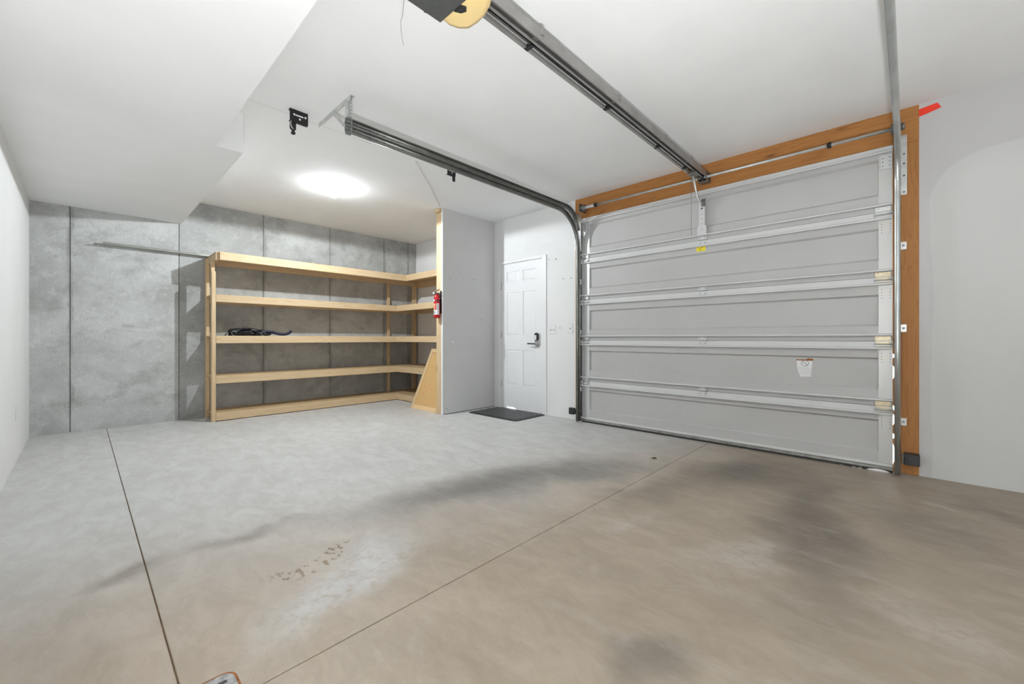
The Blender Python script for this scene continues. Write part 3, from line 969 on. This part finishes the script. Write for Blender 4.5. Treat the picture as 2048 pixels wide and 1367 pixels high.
# ------------------------------------------------------------------ L shaped shelving
sh = thing('shelving_unit', (-6.1, 2.6, 0.0), 'L-shaped pine shelving with five shelves built against the concrete wall', 'shelves')
XF, YR = -5.960, 3.540
XEND = -4.495
tops = [0.100, 0.544, 1.030, 1.528]
XW = XL + 0.004
for zt in tops:
    h = 0.090
    dk = MB()
    dk.box(XW, XF - 0.038, 1.085, YF - 0.005, zt - 0.018, zt - 0.001)
    dk.box(XF - 0.038, XEND, YR + 0.038, YF - 0.005, zt - 0.018, zt - 0.001)
    d = dk.build('shelf_deck', PLY, sh)
    bx('fascia', PINE[1], (XF - 0.038, XF, 1.116, YR - 0.001, zt - h - 0.002, zt), d, bev=0.003)
    bx('fascia', PINE[0], (XF - 0.037, XEND, YR, YR + 0.038, zt - h, zt + 0.001), d, bev=0.003)
    bx('ledger', PINE[1], (XW, XW + 0.038, 1.12, YF - 0.005, zt - h - 0.002, zt - 0.019), d)
    bx('ledger', PINE[0], (XW + 0.04, XEND, YF - 0.043, YF - 0.005, zt - h, zt - 0.019), d)
    bx('cross_arm', PINE[0], (XW + 0.04, XF - 0.039, 1.118, 1.156, zt - h - 0.001, zt - 0.019), d)
# top shelf reaches further out
zt, h, XT, YT = 2.026, 0.098, -5.845, 3.645
dk = MB()
dk.box(XW, XT - 0.038, 1.100, YF - 0.005, zt - 0.020, zt - 0.002)
dk.box(XT - 0.038, XEND, YT + 0.038, YF - 0.005, zt - 0.020, zt - 0.002)
d = dk.build('shelf_deck', PLY, sh)
bx('fascia', PINE[1], (XT - 0.038, XT, 1.132, YT - 0.001, zt - h, zt), d, bev=0.003)
bx('fascia', PINE[0], (XT - 0.037, XEND, YT, YT + 0.038, zt - h + 0.001, zt + 0.001), d, bev=0.003)
bx('cross_arm', PINE[0], (XW, XT - 0.039, 1.100, 1.138, zt - h, zt - 0.021), d, bev=0.002)
bx('ledger', PINE[1], (XW, XW + 0.038, 1.14, YF - 0.005, zt - h, zt - 0.021), d)
bx('ledger', PINE[0], (XW + 0.04, XEND, YF - 0.043, YF - 0.005, zt - h - 0.03, zt - 0.021), d)
bx('post', PINE[2], (-6.000, -5.958, 1.073, 1.1145, 0.0, 1.800), sh, bev=0.003)
bx('post', PINE[2], (-6.042, -6.001, 1.075, 1.1135, 0.0, 1.927), sh, bev=0.003)
bx('post', PINE[2], (XW, -6.314, 1.080, 1.1165, 0.0, 2.000), sh, bev=0.003)
bx('post', PINE[2], (-6.362, -6.324, 3.585, 3.632, 0.0, 1.928), sh, bev=0.003)
bx('post', PINE[2], (XW + 0.04, XW + 0.079, YF - 0.13, YF - 0.045, 0.0, 1.928), sh, bev=0.003)

# long steel channel lying on the top shelf, overhanging to the left
m = MB()
zc = 2.028
m.prism([(-6.385, zc), (-6.325, zc), (-6.325, zc + 0.026), (-6.3275, zc + 0.026), (-6.3275, zc + 0.0025), (-6.3825, zc + 0.0025), (-6.3825, zc + 0.026), (-6.385, zc + 0.026)], 1, 0.165, 2.9)
m.box(-6.383, -6.327, 0.095, 0.165, zc, zc + 0.0025)
m.build('steel_channel', simple('weathered_channel', (0.30, 0.31, 0.28), 0.5, 0.4, 0.15), label='long grey steel channel jutting left from the top shelf', cat='metal channel')

# black strap bundle on the middle shelf
zb = 1.031
bag = thing('strap_bundle', (-6.05, 1.55, zb), 'tangled black webbing straps lying on the middle pine shelf', 'straps')
def lump(m, c, r, seed, n1=16, n2=9):
    rr = random.Random(seed)
    ph = [rr.uniform(0, 6.28) for _ in range(6)]
    rings = []
    for j in range(n2 + 1):
        th = math.pi * j / n2
        ring = []
        for i in range(n1):
            a = 2 * math.pi * i / n1
            w = 1 + 0.13 * math.sin(3 * a + ph[0] + 2 * th) + 0.10 * math.sin(5 * a + ph[1]) * math.sin(th) + 0.08 * math.sin(4 * th + ph[2])
            p = Vector((c[0] + r[0] * math.sin(th) * math.cos(a) * w, c[1] + r[1] * math.sin(th) * math.sin(a) * w, c[2] + r[2] * math.cos(th) * w))
            p.z = max(p.z, zb + 0.001)
            ring.append(m.bm.verts.new(p))
        rings.append(ring)
    for A, B in zip(rings, rings[1:]):
        for i in range(n1):
            f = m.bm.faces.new((A[i], B[i], B[(i + 1) % n1], A[(i + 1) % n1]))
            f.smooth = True
m = MB()
lump(m, (-6.06, 1.40, zb + 0.030), (0.085, 0.16, 0.062), 1)
lump(m, (-6.05, 1.47, zb + 0.052), (0.070, 0.10, 0.044), 2)
lump(m, (-6.04, 1.62, zb + 0.025), (0.075, 0.10, 0.052), 3)
m.build('folded_pouch', STRAPBLACK, bag)
flat = [(-0.002, -0.022), (0.002, -0.022), (0.002, 0.022), (-0.002, 0.022)]
def strap(pts, mat, w=1.0, nm='strap', upright=False):
    s = MB()
    # smooth the polyline
    P = [Vector(p) for p in pts]
    for _ in range(2):
        Q = [P[0]]
        for a, b in zip(P, P[1:]):
            Q += [a.lerp(b, 0.25), a.lerp(b, 0.75)]
        Q.append(P[-1])
        P = Q
    s.sweep(P, [((b * w, a) if upright else (a, b * w)) for a, b in flat], True, side=(0, -0.3, 1))
    return s.build(nm, mat, bag)
strap([(-6.00, 1.60, zb + 0.05), (-5.99, 1.70, zb + 0.055), (-5.985, 1.76, zb + 0.040), (-5.99, 1.83, zb + 0.022), (-6.00, 1.90, zb + 0.024), (-6.00, 1.945, zb + 0.045), (-6.0, 1.965, zb + 0.075)], NAVY, 0.9, upright=True)
strap([(-6.00, 1.21, zb + 0.006), (-5.99, 1.26, zb + 0.045), (-5.98, 1.34, zb + 0.055), (-5.97, 1.42, zb + 0.040), (-5.97, 1.50, zb + 0.07), (-5.98, 1.58, zb + 0.03)], STRAPBLACK, 0.9)
strap([(-5.99, 1.30, zb + 0.02), (-5.975, 1.38, zb + 0.085), (-5.97, 1.45, zb + 0.098), (-5.975, 1.55, zb + 0.085), (-5.98, 1.60, zb + 0.06), (-5.98, 1.70, zb + 0.048), (-5.985, 1.75, zb + 0.055)], NAVY, 0.9)
strap([(-6.02, 1.22, zb + 0.003), (-6.02, 1.24, zb + 0.03), (-6.02, 1.32, zb + 0.072), (-6.03, 1.42, zb + 0.10)], STRAPBLACK, 1.0)
for (yy, zz) in ((1.30, 0.03), (1.505, 0.055), (1.62, 0.028)):
    m = MB()
    m.tube([(-5.962, yy + 0.026 * math.cos(2 * math.pi * k / 14), zb + zz + 0.026 * math.sin(2 * math.pi * k / 14)) for k in range(12)], 0.0022, 6)
    m.build('buckle_ring', STEEL, bag)

# leaning wooden panel
LP0, LP1 = Vector((-5.128, 3.270, 0.0)), Vector((-5.128, 3.640, 0.842))
dirv = (LP1 - LP0).normalized()
L = (LP1 - LP0).length
nrm = Vector((1, 0, 0)).cross(dirv)             # faces the room
if nrm.y > 0:
    nrm = -nrm
M = Matrix(((1, nrm.x, dirv.x, LP0.x), (0, nrm.y, dirv.y, LP0.y), (0, nrm.z, dirv.z, LP0.z), (0, 0, 0, 1)))
W = 0.64
lp = thing('leaning_panel', (LP0.x + W / 2, LP0.y, 0.0), 'honey coloured framed wooden panel leaning on the lower shelf beside the partition', 'wooden panel')
def panel_piece(name, mat, x0, x1, t0, t1, l0, l1):
    m = MB()
    m.frame(M, lambda: m.box(x0, x1, t0, t1, l0, l1))
    bmesh.ops.recalc_face_normals(m.bm, faces=m.bm.faces[:])
    return m.build(name, mat, lp)
panel_piece('centre_board', PANELWOOD, 0.055, W - 0.055, -0.012, -0.004, 0.055, L - 0.055)
panel_piece('frame_side', PANELFRAME, 0.0, 0.060, -0.016, 0.004, 0.0, L)
panel_piece('frame_side', PANELFRAME, W - 0.060, W, -0.016, 0.004, 0.0, L)
panel_piece('frame_rail', PANELFRAME, 0.060, W - 0.060, -0.016, 0.004, 0.0, 0.060)
panel_piece('frame_rail', PANELFRAME, 0.060, W - 0.060, -0.016, 0.004, L - 0.060, L)
panel_piece('top_edge', RUST, 0.0, W, -0.016, 0.004, L + 0.0002, L + 0.006)

# fire extinguisher hung on the stud
ec = at(873.8, 610, 1, 3.205)
fx, fy, fz0 = ec.x, 3.205, 1.262
fe = thing('fire_extinguisher', (fx, fy, fz0), 'small red fire extinguisher hung on the partition end stud', 'fire extinguisher')
m = MB()
m.lathe([(0.002, 0.0), (0.036, 0.0), (0.040, 0.006), (0.040, 0.27), (0.036, 0.288), (0.026, 0.303), (0.016, 0.310), (0.002, 0.311)], (fx, fy, fz0), n=28, cap=False)
m.build('cylinder', RED, fe)
def wrap(name, mat, z0, z1, a0, a1, r=0.0406, n=14):
    m = MB()
    A, B = [], []
    for k in range(n + 1):
        a = math.radians(a0 + (a1 - a0) * k / n)
        A.append(m.bm.verts.new((fx + r * math.cos(a), fy + r * math.sin(a), fz0 + z0)))
        B.append(m.bm.verts.new((fx + r * math.cos(a), fy + r * math.sin(a), fz0 + z1)))
    for k in range(n):
        f = m.bm.faces.new((A[k], A[k + 1], B[k + 1], B[k]))
        f.smooth = True
    return m.build(name, mat, fe)
wrap('label_lower', LABEL_W, 0.045, 0.105, -170, 10)
wrap('label_side', LABEL_W, 0.105, 0.190, -45, 10)
wrap('label_upper', LABEL_R, 0.108, 0.190, -150, -60)
for k in range(3):
    wrap('label_print', LABEL_W, 0.122 + 0.024 * k, 0.130 + 0.024 * k, -135 + 12 * k, -85 + 8 * k, 0.0409)
wrap('label_print', LABEL_GREY, 0.055, 0.090, -110, -60, 0.0409)
for k in range(5):
    wrap('label_print', LABEL_GREY, 0.112 + 0.015 * k, 0.118 + 0.015 * k, -35, 0, 0.0409)
wrap('retaining_strap', BLACK, 0.222, 0.234, -180, 180, 0.0412, 30)
wrap('strap_clip', LABEL_W, 0.220, 0.238, -115, -75, 0.0425, 6)
m = MB()
m.lathe([(0.016, 0.308), (0.020, 0.312), (0.018, 0.330), (0.010, 0.334)], (fx, fy, fz0), n=14)
m.build('valve_neck', BLACK, fe)
m = MB()
m.prism([(fx - 0.065, fz0 + 0.352), (fx + 0.020, fz0 + 0.372), (fx + 0.052, fz0 + 0.374), (fx + 0.052, fz0 + 0.368), (fx + 0.018, fz0 + 0.358), (fx - 0.060, fz0 + 0.338)], 1, fy - 0.010, fy + 0.010)
m.prism([(fx - 0.050, fz0 + 0.330), (fx + 0.045, fz0 + 0.336), (fx + 0.060, fz0 + 0.326), (fx + 0.060, fz0 + 0.320), (fx - 0.045, fz0 + 0.322)], 1, fy - 0.010, fy + 0.010)
m.build('squeeze_handle', STEEL, fe)
m = MB()
m.lathe([(0.002, 0.0), (0.014, 0.0), (0.014, 0.012), (0.002, 0.014)], (fx - 0.062, fy - 0.012, fz0 + 0.330), axis=1, n=14, cap=False)
m.build('gauge', PLASTIC_W, fe)
m = MB()
m.tube([(fx + 0.03, fy, fz0 + 0.328), (fx + 0.055, fy + 0.006, fz0 + 0.30), (fx + 0.058, fy + 0.01, fz0 + 0.26)], 0.007, 8)
m.build('nozzle', BLACK, fe)
m = MB()
m.box(fx + 0.004, fx + 0.034, 3.2535, 3.2555, fz0 + 0.06, fz0 + 0.36)
m.box(fx + 0.010, fx + 0.030, fy + 0.036, 3.2535, fz0 + 0.20, fz0 + 0.25)
m.build('wall_bracket', BLACK_METAL, fe)

# ------------------------------------------------------------------ entry door
ed = thing('door_2', (-3.83, YF + 0.02, 0.0), 'white six-panel entry door with keypad lever lock, closed', 'door', kind='structure')
SX0, SX1, SZ0, SZ1 = -4.206, -3.453, 0.014, 2.055
YS = YF + 0.004
cols = [(-4.206 + 0.105, -3.866), (-3.793, -3.453 - 0.105)]
rows = [(0.343, 0.834), (1.04, 1.643), (1.79, 1.94)]
m = MB()
m.box(SX0, SX1, YS + 0.008, YS + 0.045, SZ0 + 0.012, SZ1)
xs = [SX0, cols[0][0], cols[0][1], cols[1][0], cols[1][1], SX1]
zs = [SZ0 + 0.012, rows[0][0], rows[0][1], rows[1][0], rows[1][1], rows[2][0], rows[2][1], SZ1]
for i in range(5):
    for j in range(7):
        if i in (1, 3) and j in (1, 3, 5):
            continue
        m.box(xs[i], xs[i + 1], YS, YS + 0.008, zs[j], zs[j + 1])
bmesh.ops.remove_doubles(m.bm, verts=m.bm.verts[:], dist=1e-5)
m.build('door_slab', DOORPAINT, ed)
for (a, b) in cols:
    for (c, d) in rows:
        m = MB()
        k = 0.030
        A = [(a, YS + 0.0079, c), (b, YS + 0.0079, c), (b, YS + 0.0079, d), (a, YS + 0.0079, d)]
        B = [(a + k, YS + 0.001, c + k), (b - k, YS + 0.001, c + k), (b - k, YS + 0.001, d - k), (a + k, YS + 0.001, d - k)]
        A = [m.bm.verts.new(p) for p in A]
        B = [m.bm.verts.new(p) for p in B]
        m.bm.faces.new(B)
        for q in range(4):
            m.bm.faces.new((A[q], A[(q + 1) % 4], B[(q + 1) % 4], B[q]))
        m.build('raised_panel', DOORPAINT, ed)
# door sweep with a gap letting daylight in
m = MB()
bot = []
for k in range(161):
    x = SX0 + (SX1 - SX0) * k / 160
    z = 0.003
    for a, b, hh in ((-4.13, -3.93, 0.030), (-3.475, -3.455, 0.03)):
        if a < x < b:
            z += hh * math.sin(math.pi * (x - a) / (b - a)) ** 0.5
    bot.append((x, min(z, 0.0255)))
m.prism(bot + [(SX1, 0.026), (SX0, 0.026)], 1, YS + 0.002, YS + 0.040)
m.build('door_sweep', DOORPAINT, ed)
for zz in (1.75, 1.05, 0.35):
    m = MB()
    m.cyl((SX0 - 0.004, YS - 0.006, zz - 0.05), (SX0 - 0.004, YS - 0.006, zz + 0.05), 0.0075, 8)
    m.box(SX0 - 0.010, SX0 + 0.003, YS - 0.004, YS + 0.002, zz - 0.05, zz + 0.05)
    m.build('hinge', STEEL, ed)
lk = at(1074, 680, 1, YS)
lx = -3.525
m = MB()
def capsule(cx, z0, z1, hw, n=10):
    pts = []
    for k in range(n + 1):
        a = math.pi * k / n
        pts.append((cx + hw * math.cos(a), z1 - hw + hw * math.sin(a)))
    for k in range(n + 1):
        a = math.pi + math.pi * k / n
        pts.append((cx + hw * math.cos(a), z0 + hw * 0.9 + hw * 0.9 * math.sin(a)))
    return pts
m.prism(capsule(lx, 0.885, 1.075, 0.040), 1, YS - 0.022, YS - 0.0005, bev=0.003)
lock = m.build('smart_lock', STEEL, ed, label='brushed metal keypad lock with black cap')
m = MB()
m.prism(capsule(lx - 0.004, 0.968, 1.073, 0.033), 1, YS - 0.034, YS - 0.0225, bev=0.002)
m.build('battery_cover', BLACK, lock)
m = MB()
m.box(lx - 0.028, lx + 0.008, YS - 0.044, YS - 0.0345, 0.978, 1.042, bev=0.004)
m.build('thumb_turn', PLASTIC_W, lock)
m = MB()
m.lathe([(0.022, 0.0), (0.022, -0.012), (0.010, -0.016), (0.010, -0.04)], (lx, YS - 0.022, 0.925), axis=1, n=18)
m.build('lever_rose', STEEL, lock)
m = MB()
m.sweep([(lx, YS - 0.060, 0.925), (lx - 0.05, YS - 0.064, 0.926), (lx - 0.135, YS - 0.058, 0.928)], [(-0.008, -0.006), (0.008, -0.006), (0.008, 0.006), (-0.008, 0.006)], side=(0, 0, 1))
m.build('lever', BLACK_METAL, lock)
# frame and casing
tr = MB()
cz = 2.098
tr.box(-4.262, -4.212, YF - 0.016, YF, 0.0, cz, bev=0.003)
tr.box(-3.447, -3.370, YF - 0.016, YF, 0.0, cz, bev=0.003)
tr.box(-4.211, -3.448, YF - 0.016, YF, 2.062, cz, bev=0.003)
tr.box(EX0 + 0.0005, SX0 - 0.0015, YF + 0.0005, YF + 0.11, 0.0, EZ)
tr.box(SX1 + 0.0015, EX1 - 0.0005, YF + 0.0005, YF + 0.11, 0.0, EZ)
tr.box(SX0, SX1, YF + 0.0005, YF + 0.11, SZ1 + 0.0015, EZ - 0.0005)
tr.build('trim_6', TRIMPAINT, label='white wooden casing around the six-panel entry door', cat='trim', kind='structure')
bx('trim_7', STEEL, (SX0, SX1, YF + 0.06, YF + 0.13, -0.01, 0.002), label='metal threshold under the white entry door', cat='trim', kind='structure')

# door mat
m = MB()
mx0, mx1, my0, my1 = -4.245, -3.355, 3.588, 4.178
def rrect(x0, x1, y0, y1, r, n=5):
    pts = []
    for cx, cy, s in ((x1 - r, y1 - r, 0), (x0 + r, y1 - r, 90), (x0 + r, y0 + r, 180), (x1 - r, y0 + r, 270)):
        for k in range(n + 1):
            a = math.radians(s + 90 * k / n)
            pts.append((cx + r * math.cos(a), cy + r * math.sin(a)))
    return pts
mat_o = thing('door_mat', ((mx0 + mx1) / 2, (my0 + my1) / 2, 0.0), 'dark grey rubber mat on the floor before the white entry door', 'door mat')
m.prism(rrect(mx0, mx1, my0, my1, 0.055), 2, 0.0, 0.006, bev=0.002)
m.build('border', RUBBER, mat_o)
m = MB()
m.prism(rrect(mx0 + 0.045, mx1 - 0.045, my0 + 0.045, my1 - 0.045, 0.03), 2, 0.0062, 0.010, bev=0.002)
m.build('tread_pad', MAT_R, mat_o)
m = MB()
for i in range(16):
    for j in range(10):
        x = mx0 + 0.075 + (mx1 - mx0 - 0.15) * i / 15
        y = my0 + 0.075 + (my1 - my0 - 0.15) * j / 9
        w, d = (0.019, 0.006) if (i + j) % 2 else (0.006, 0.019)
        m.box(x - w, x + w, y - d, y + d, 0.0098, 0.0118)
m.build('tread_ribs', MAT_R, mat_o, kind='stuff')

# floor drain on the joint crossing
dr = thing('floor_drain', (JX, JY, 0.0), 'square grey floor drain grate with rusty rim where the joints cross', 'floor drain')
m = MB()
S = 0.125
m.prism(rrect(JX - S, JX + S, JY - S, JY + S, 0.035), 2, -0.005, 0.0015)
m.build('rim', RUST, dr)
m = MB()
m.prism(rrect(JX - S + 0.007, JX + S - 0.007, JY - S + 0.007, JY + S - 0.007, 0.03), 2, -0.004, 0.003)
m.build('grate', simple('grate_grey', (0.36, 0.36, 0.35), 0.55, 0.3, 0.25, 60), dr)
sl = MB()
sl.box(-0.016, 0.016, -0.0048, 0.0048, 0.0028, 0.0034)
proto = None
for i in range(6):
    for j in range(5):
        x = JX - 0.083 + 0.033 * i + 0.0
        y = JY - 0.084 + 0.042 * j + (0.02 if i % 2 else 0)
        if abs(y - JY) > 0.1:
            continue
        if proto is None:
            m = MB()
            m.box(x - 0.006, x + 0.006, y - 0.014, y + 0.014, 0.0028, 0.0034)
            proto = m.build('grate_slot', INK, dr)
            px, py = x, y
        else:
            move_copy(proto, (x - px, y - py, 0), dr)
sl.bm.free()

# ------------------------------------------------------------------ small fittings
def ceiling_bracket(u, v, s, label, hook):
    c = at(u, v, 2, ZC)
    t = thing('ceiling_bracket', (c.x, c.y, ZC), label, 'bracket', 'black steel brackets screwed to the ceiling')
    m = MB()
    Lb, Wb = 0.128 * s, 0.050
    # plate hanging edge-on: vertical plate parallel to the ceiling seam
    m.prism(rrect(c.y - Lb / 2, c.y + Lb / 2, ZC - 0.094 * s, ZC - 0.012, 0.010, 3), 0, c.x - 0.0015, c.x + 0.0015)
    m.box(c.x - 0.022, c.x - 0.0015, c.y - Lb / 2, c.y + Lb / 2, ZC - 0.0915 * s, ZC - 0.0885 * s)
    m.box(c.x - 0.022, c.x + 0.0015, c.y - Lb / 2, c.y + Lb / 2, ZC - 0.012, ZC)
    m.build('plate', BLACK_METAL, t)
    m = MB()
    for (dy, dz) in ((-0.032, -0.038), (0.045, -0.036), (0.006, -0.062)):
        m.cyl((c.x + 0.0012, c.y + dy * s, ZC + dz * s), (c.x + 0.0022, c.y + dy * s, ZC + dz * s), 0.008 * s, 10)
    m.box(c.x + 0.0012, c.x + 0.0022, c.y - 0.022 * s, c.y + 0.03 * s, ZC - 0.044 * s, ZC - 0.034 * s)
    m.build('plate_slots', WHITE, t)
    m = MB()
    y0 = c.y + (-0.042 if hook else 0.038) * s
    m.prism(rrect(y0 - 0.022 * s, y0 + 0.022 * s, ZC - 0.160 * s, ZC - 0.080 * s, 0.018 * s, 4), 0, c.x - 0.004, c.x - 0.0015)
    m.build('arm', BLACK_METAL, t)
    if hook:
        m = MB()
        m.tube([(c.x + 0.004, y0 - 0.014, ZC - 0.095 * s), (c.x + 0.006, y0 - 0.020, ZC - 0.115 * s), (c.x + 0.006, y0 - 0.012, ZC - 0.140 * s), (c.x + 0.004, y0 + 0.006, ZC - 0.156 * s)], 0.0045, 7)
        m.build('spring_wire', STEEL, t)
        m = MB()
        m.lathe([(0.006, -0.150 * s), (0.010, -0.156 * s), (0.010, -0.170 * s), (0.016, -0.173 * s), (0.016, -0.186 * s), (0.006, -0.19 * s)], (c.x, y0 + 0.002, ZC), n=8)
        m.build('bolt_end', BLACK_METAL, t)
    return t
ceiling_bracket(598, 222, 1.0, 'black steel bracket with spring hook on the ceiling near the soffit', True)
ceiling_bracket(903, 336, 0.80, 'smaller black steel bracket on the ceiling below the left track', False)

def plate(u, v, w, h, label, slots, cat='switch', name='switch_plate'):
    c = at(u, v, 1, YF)
    t = thing(name, (c.x, YF, c.z), label, cat)
    m = MB()
    m.box(c.x - w / 2, c.x + w / 2, YF - 0.007, YF, c.z - h / 2, c.z + h / 2, bev=0.0025)
    m.build('cover', PLASTIC_W, t)
    for dx in slots:
        m = MB()
        m.box(c.x + dx - 0.005, c.x + dx + 0.005, YF - 0.014, YF - 0.0072, c.z - 0.010, c.z + 0.008, bev=0.001)
        m.build('toggle', LABEL_GREY, t)
plate(1105, 659, 0.116, 0.118, 'white double switch plate right of the entry door casing', (-0.022, 0.024))
plate(1141, 656.5, 0.072, 0.120, 'white single button plate beside the pale door jamb', (0.0,))
c = at(31, 826, 1, YB)
m = MB()
m.box(c.x - 0.036, c.x + 0.036, YB, YB + 0.006, c.z - 0.058, c.z + 0.058, bev=0.002)
ow = m.build('wall_outlet', PLASTIC_W, label='white outlet cover low on the white back wall', cat='outlet')
for dz in (-0.022, 0.022):
    m = MB()
    m.box(c.x - 0.015, c.x + 0.015, YB + 0.0062, YB + 0.0075, c.z + dz - 0.013, c.z + dz + 0.013)
    m.build('socket_face', LABEL_W, ow)

def anchor(u, v, plane, val, label, r=0.010):
    c = at(u, v, plane, val)
    m = MB()
    d = Vector((0, -1, 0)) if plane == 1 else Vector((1, 0, 0))
    m.cyl(c, c + d * 0.004, r, 10)
    m.slot = 1
    m.cyl(c + d * 0.003, c + d * 0.016, 0.0035, 6)
    m.build('wall_screw', [GREY_PAPER, GALV_DARK], label=label, cat='screw', group='screws left in the white wall')
for (u, v, lb) in ((1098, 519, 'bare screw hole just right of the entry door casing top'), (1112, 518, 'screw in a round filler patch right of the casing top'),
                   (1127, 557, 'left one of two lower screws above the switches'), (1143, 555.5, 'screw near the pale jamb above the switches'), (1120.5, 655, 'screw between the two switch plates')):
    anchor(u, v, 1, YF, lb, 0.016 if u == 1112 else 0.008)
for (u, v, lb) in ((900, 557, 'leftmost of three small nails on the grey partition'), (926, 557, 'middle one of three small nails on the grey partition'), (947, 558.5, 'rightmost of three small nails on the grey partition'), (962, 639, 'single screw right of centre on the grey partition'), (893, 817, 'dark screw near the foot of the grey partition')):
    anchor(u, v, 0, -4.350, lb, 0.005)
c = at(905, 685, 0, -4.350)
m = MB()
m.lathe([(0.002, 0.0), (0.024, 0.0), (0.024, 0.008), (0.014, 0.016), (0.002, 0.018)], (c.x, c.y, c.z), axis=0, n=20, cap=False)
m.build('door_stop', LABEL_W, label='round pale door stop button on the grey partition', cat='door stop')

# photo eyes
s1 = thing('photo_eye', (-2.90, 4.12, 0.08), 'black photo eye box at the foot of the pale left jamb', 'sensor', 'photo eyes at the door jambs')
m = MB()
m.box(-2.940, -2.866, 4.085, 4.130, 0.080, 0.158, bev=0.005)
m.build('case', BLACK, s1)
m = MB()
m.lathe([(0.030, 0.0), (0.030, 0.022), (0.022, 0.028)], (-2.866, 4.108, 0.118), axis=0, n=16)
m.build('lens_barrel', BLACK, s1)
m = MB()
m.box(-2.90, -2.83, 4.130, YF - 0.006, 0.11, 0.118)
m.build('mount', GALV, s1)
s2 = thing('photo_eye', (0.035, 4.12, 0.08), 'wide black photo eye box at the foot of the dark right jamb', 'sensor', 'photo eyes at the door jambs')
m = MB()
m.box(0.006, 0.090, 4.120, YF - 0.006, 0.082, 0.162, bev=0.004)
m.build('case', BLACK, s2)
m = MB()
m.box(-0.004, 0.006, 4.106, 4.140, 0.092, 0.160, bev=0.002)
m.box(0.004, 0.016, 4.096, 4.0995, 0.148, 0.152)
m.build('mount', GALV_DARK, s2)

# red tape scraps
def tape_strip(pts, ax, val, label):
    P = [at(u, v, ax, val) for u, v in pts]
    m = MB()
    m.prism([(p.x, p.z) for p in P], 1, YF - 0.0018, YF - 0.0004)
    m.build('tape_strip', TAPE, label=label, cat='tape')
tape_strip([(1836, 219.5), (1875, 205), (1883, 214), (1852, 228), (1837, 234)], 1, YF, 'bright red tape scrap at the top right of the wooden header')
tape_strip([(1135.5, 421), (1137, 416), (1143, 416), (1141, 427)], 1, YF, 'small red tape scrap seen between the curved left tracks')

# dry leaf on the floor
c = fl(1308, 917)
m = MB()
v = [m.bm.verts.new(p) for p in ((c.x - 0.03, c.y - 0.006, 0.002), (c.x - 0.005, c.y - 0.016, 0.006), (c.x + 0.03, c.y + 0.004, 0.003), (c.x, c.y + 0.014, 0.012), (c.x, c.y, 0.001))]
for a, b in ((0, 1), (1, 2), (2, 3), (3, 0)):
    m.bm.faces.new((v[a], v[b], v[4]))
m.build('dry_leaf', LEAF, label='single dry leaf on the floor before the garage door', cat='leaf')
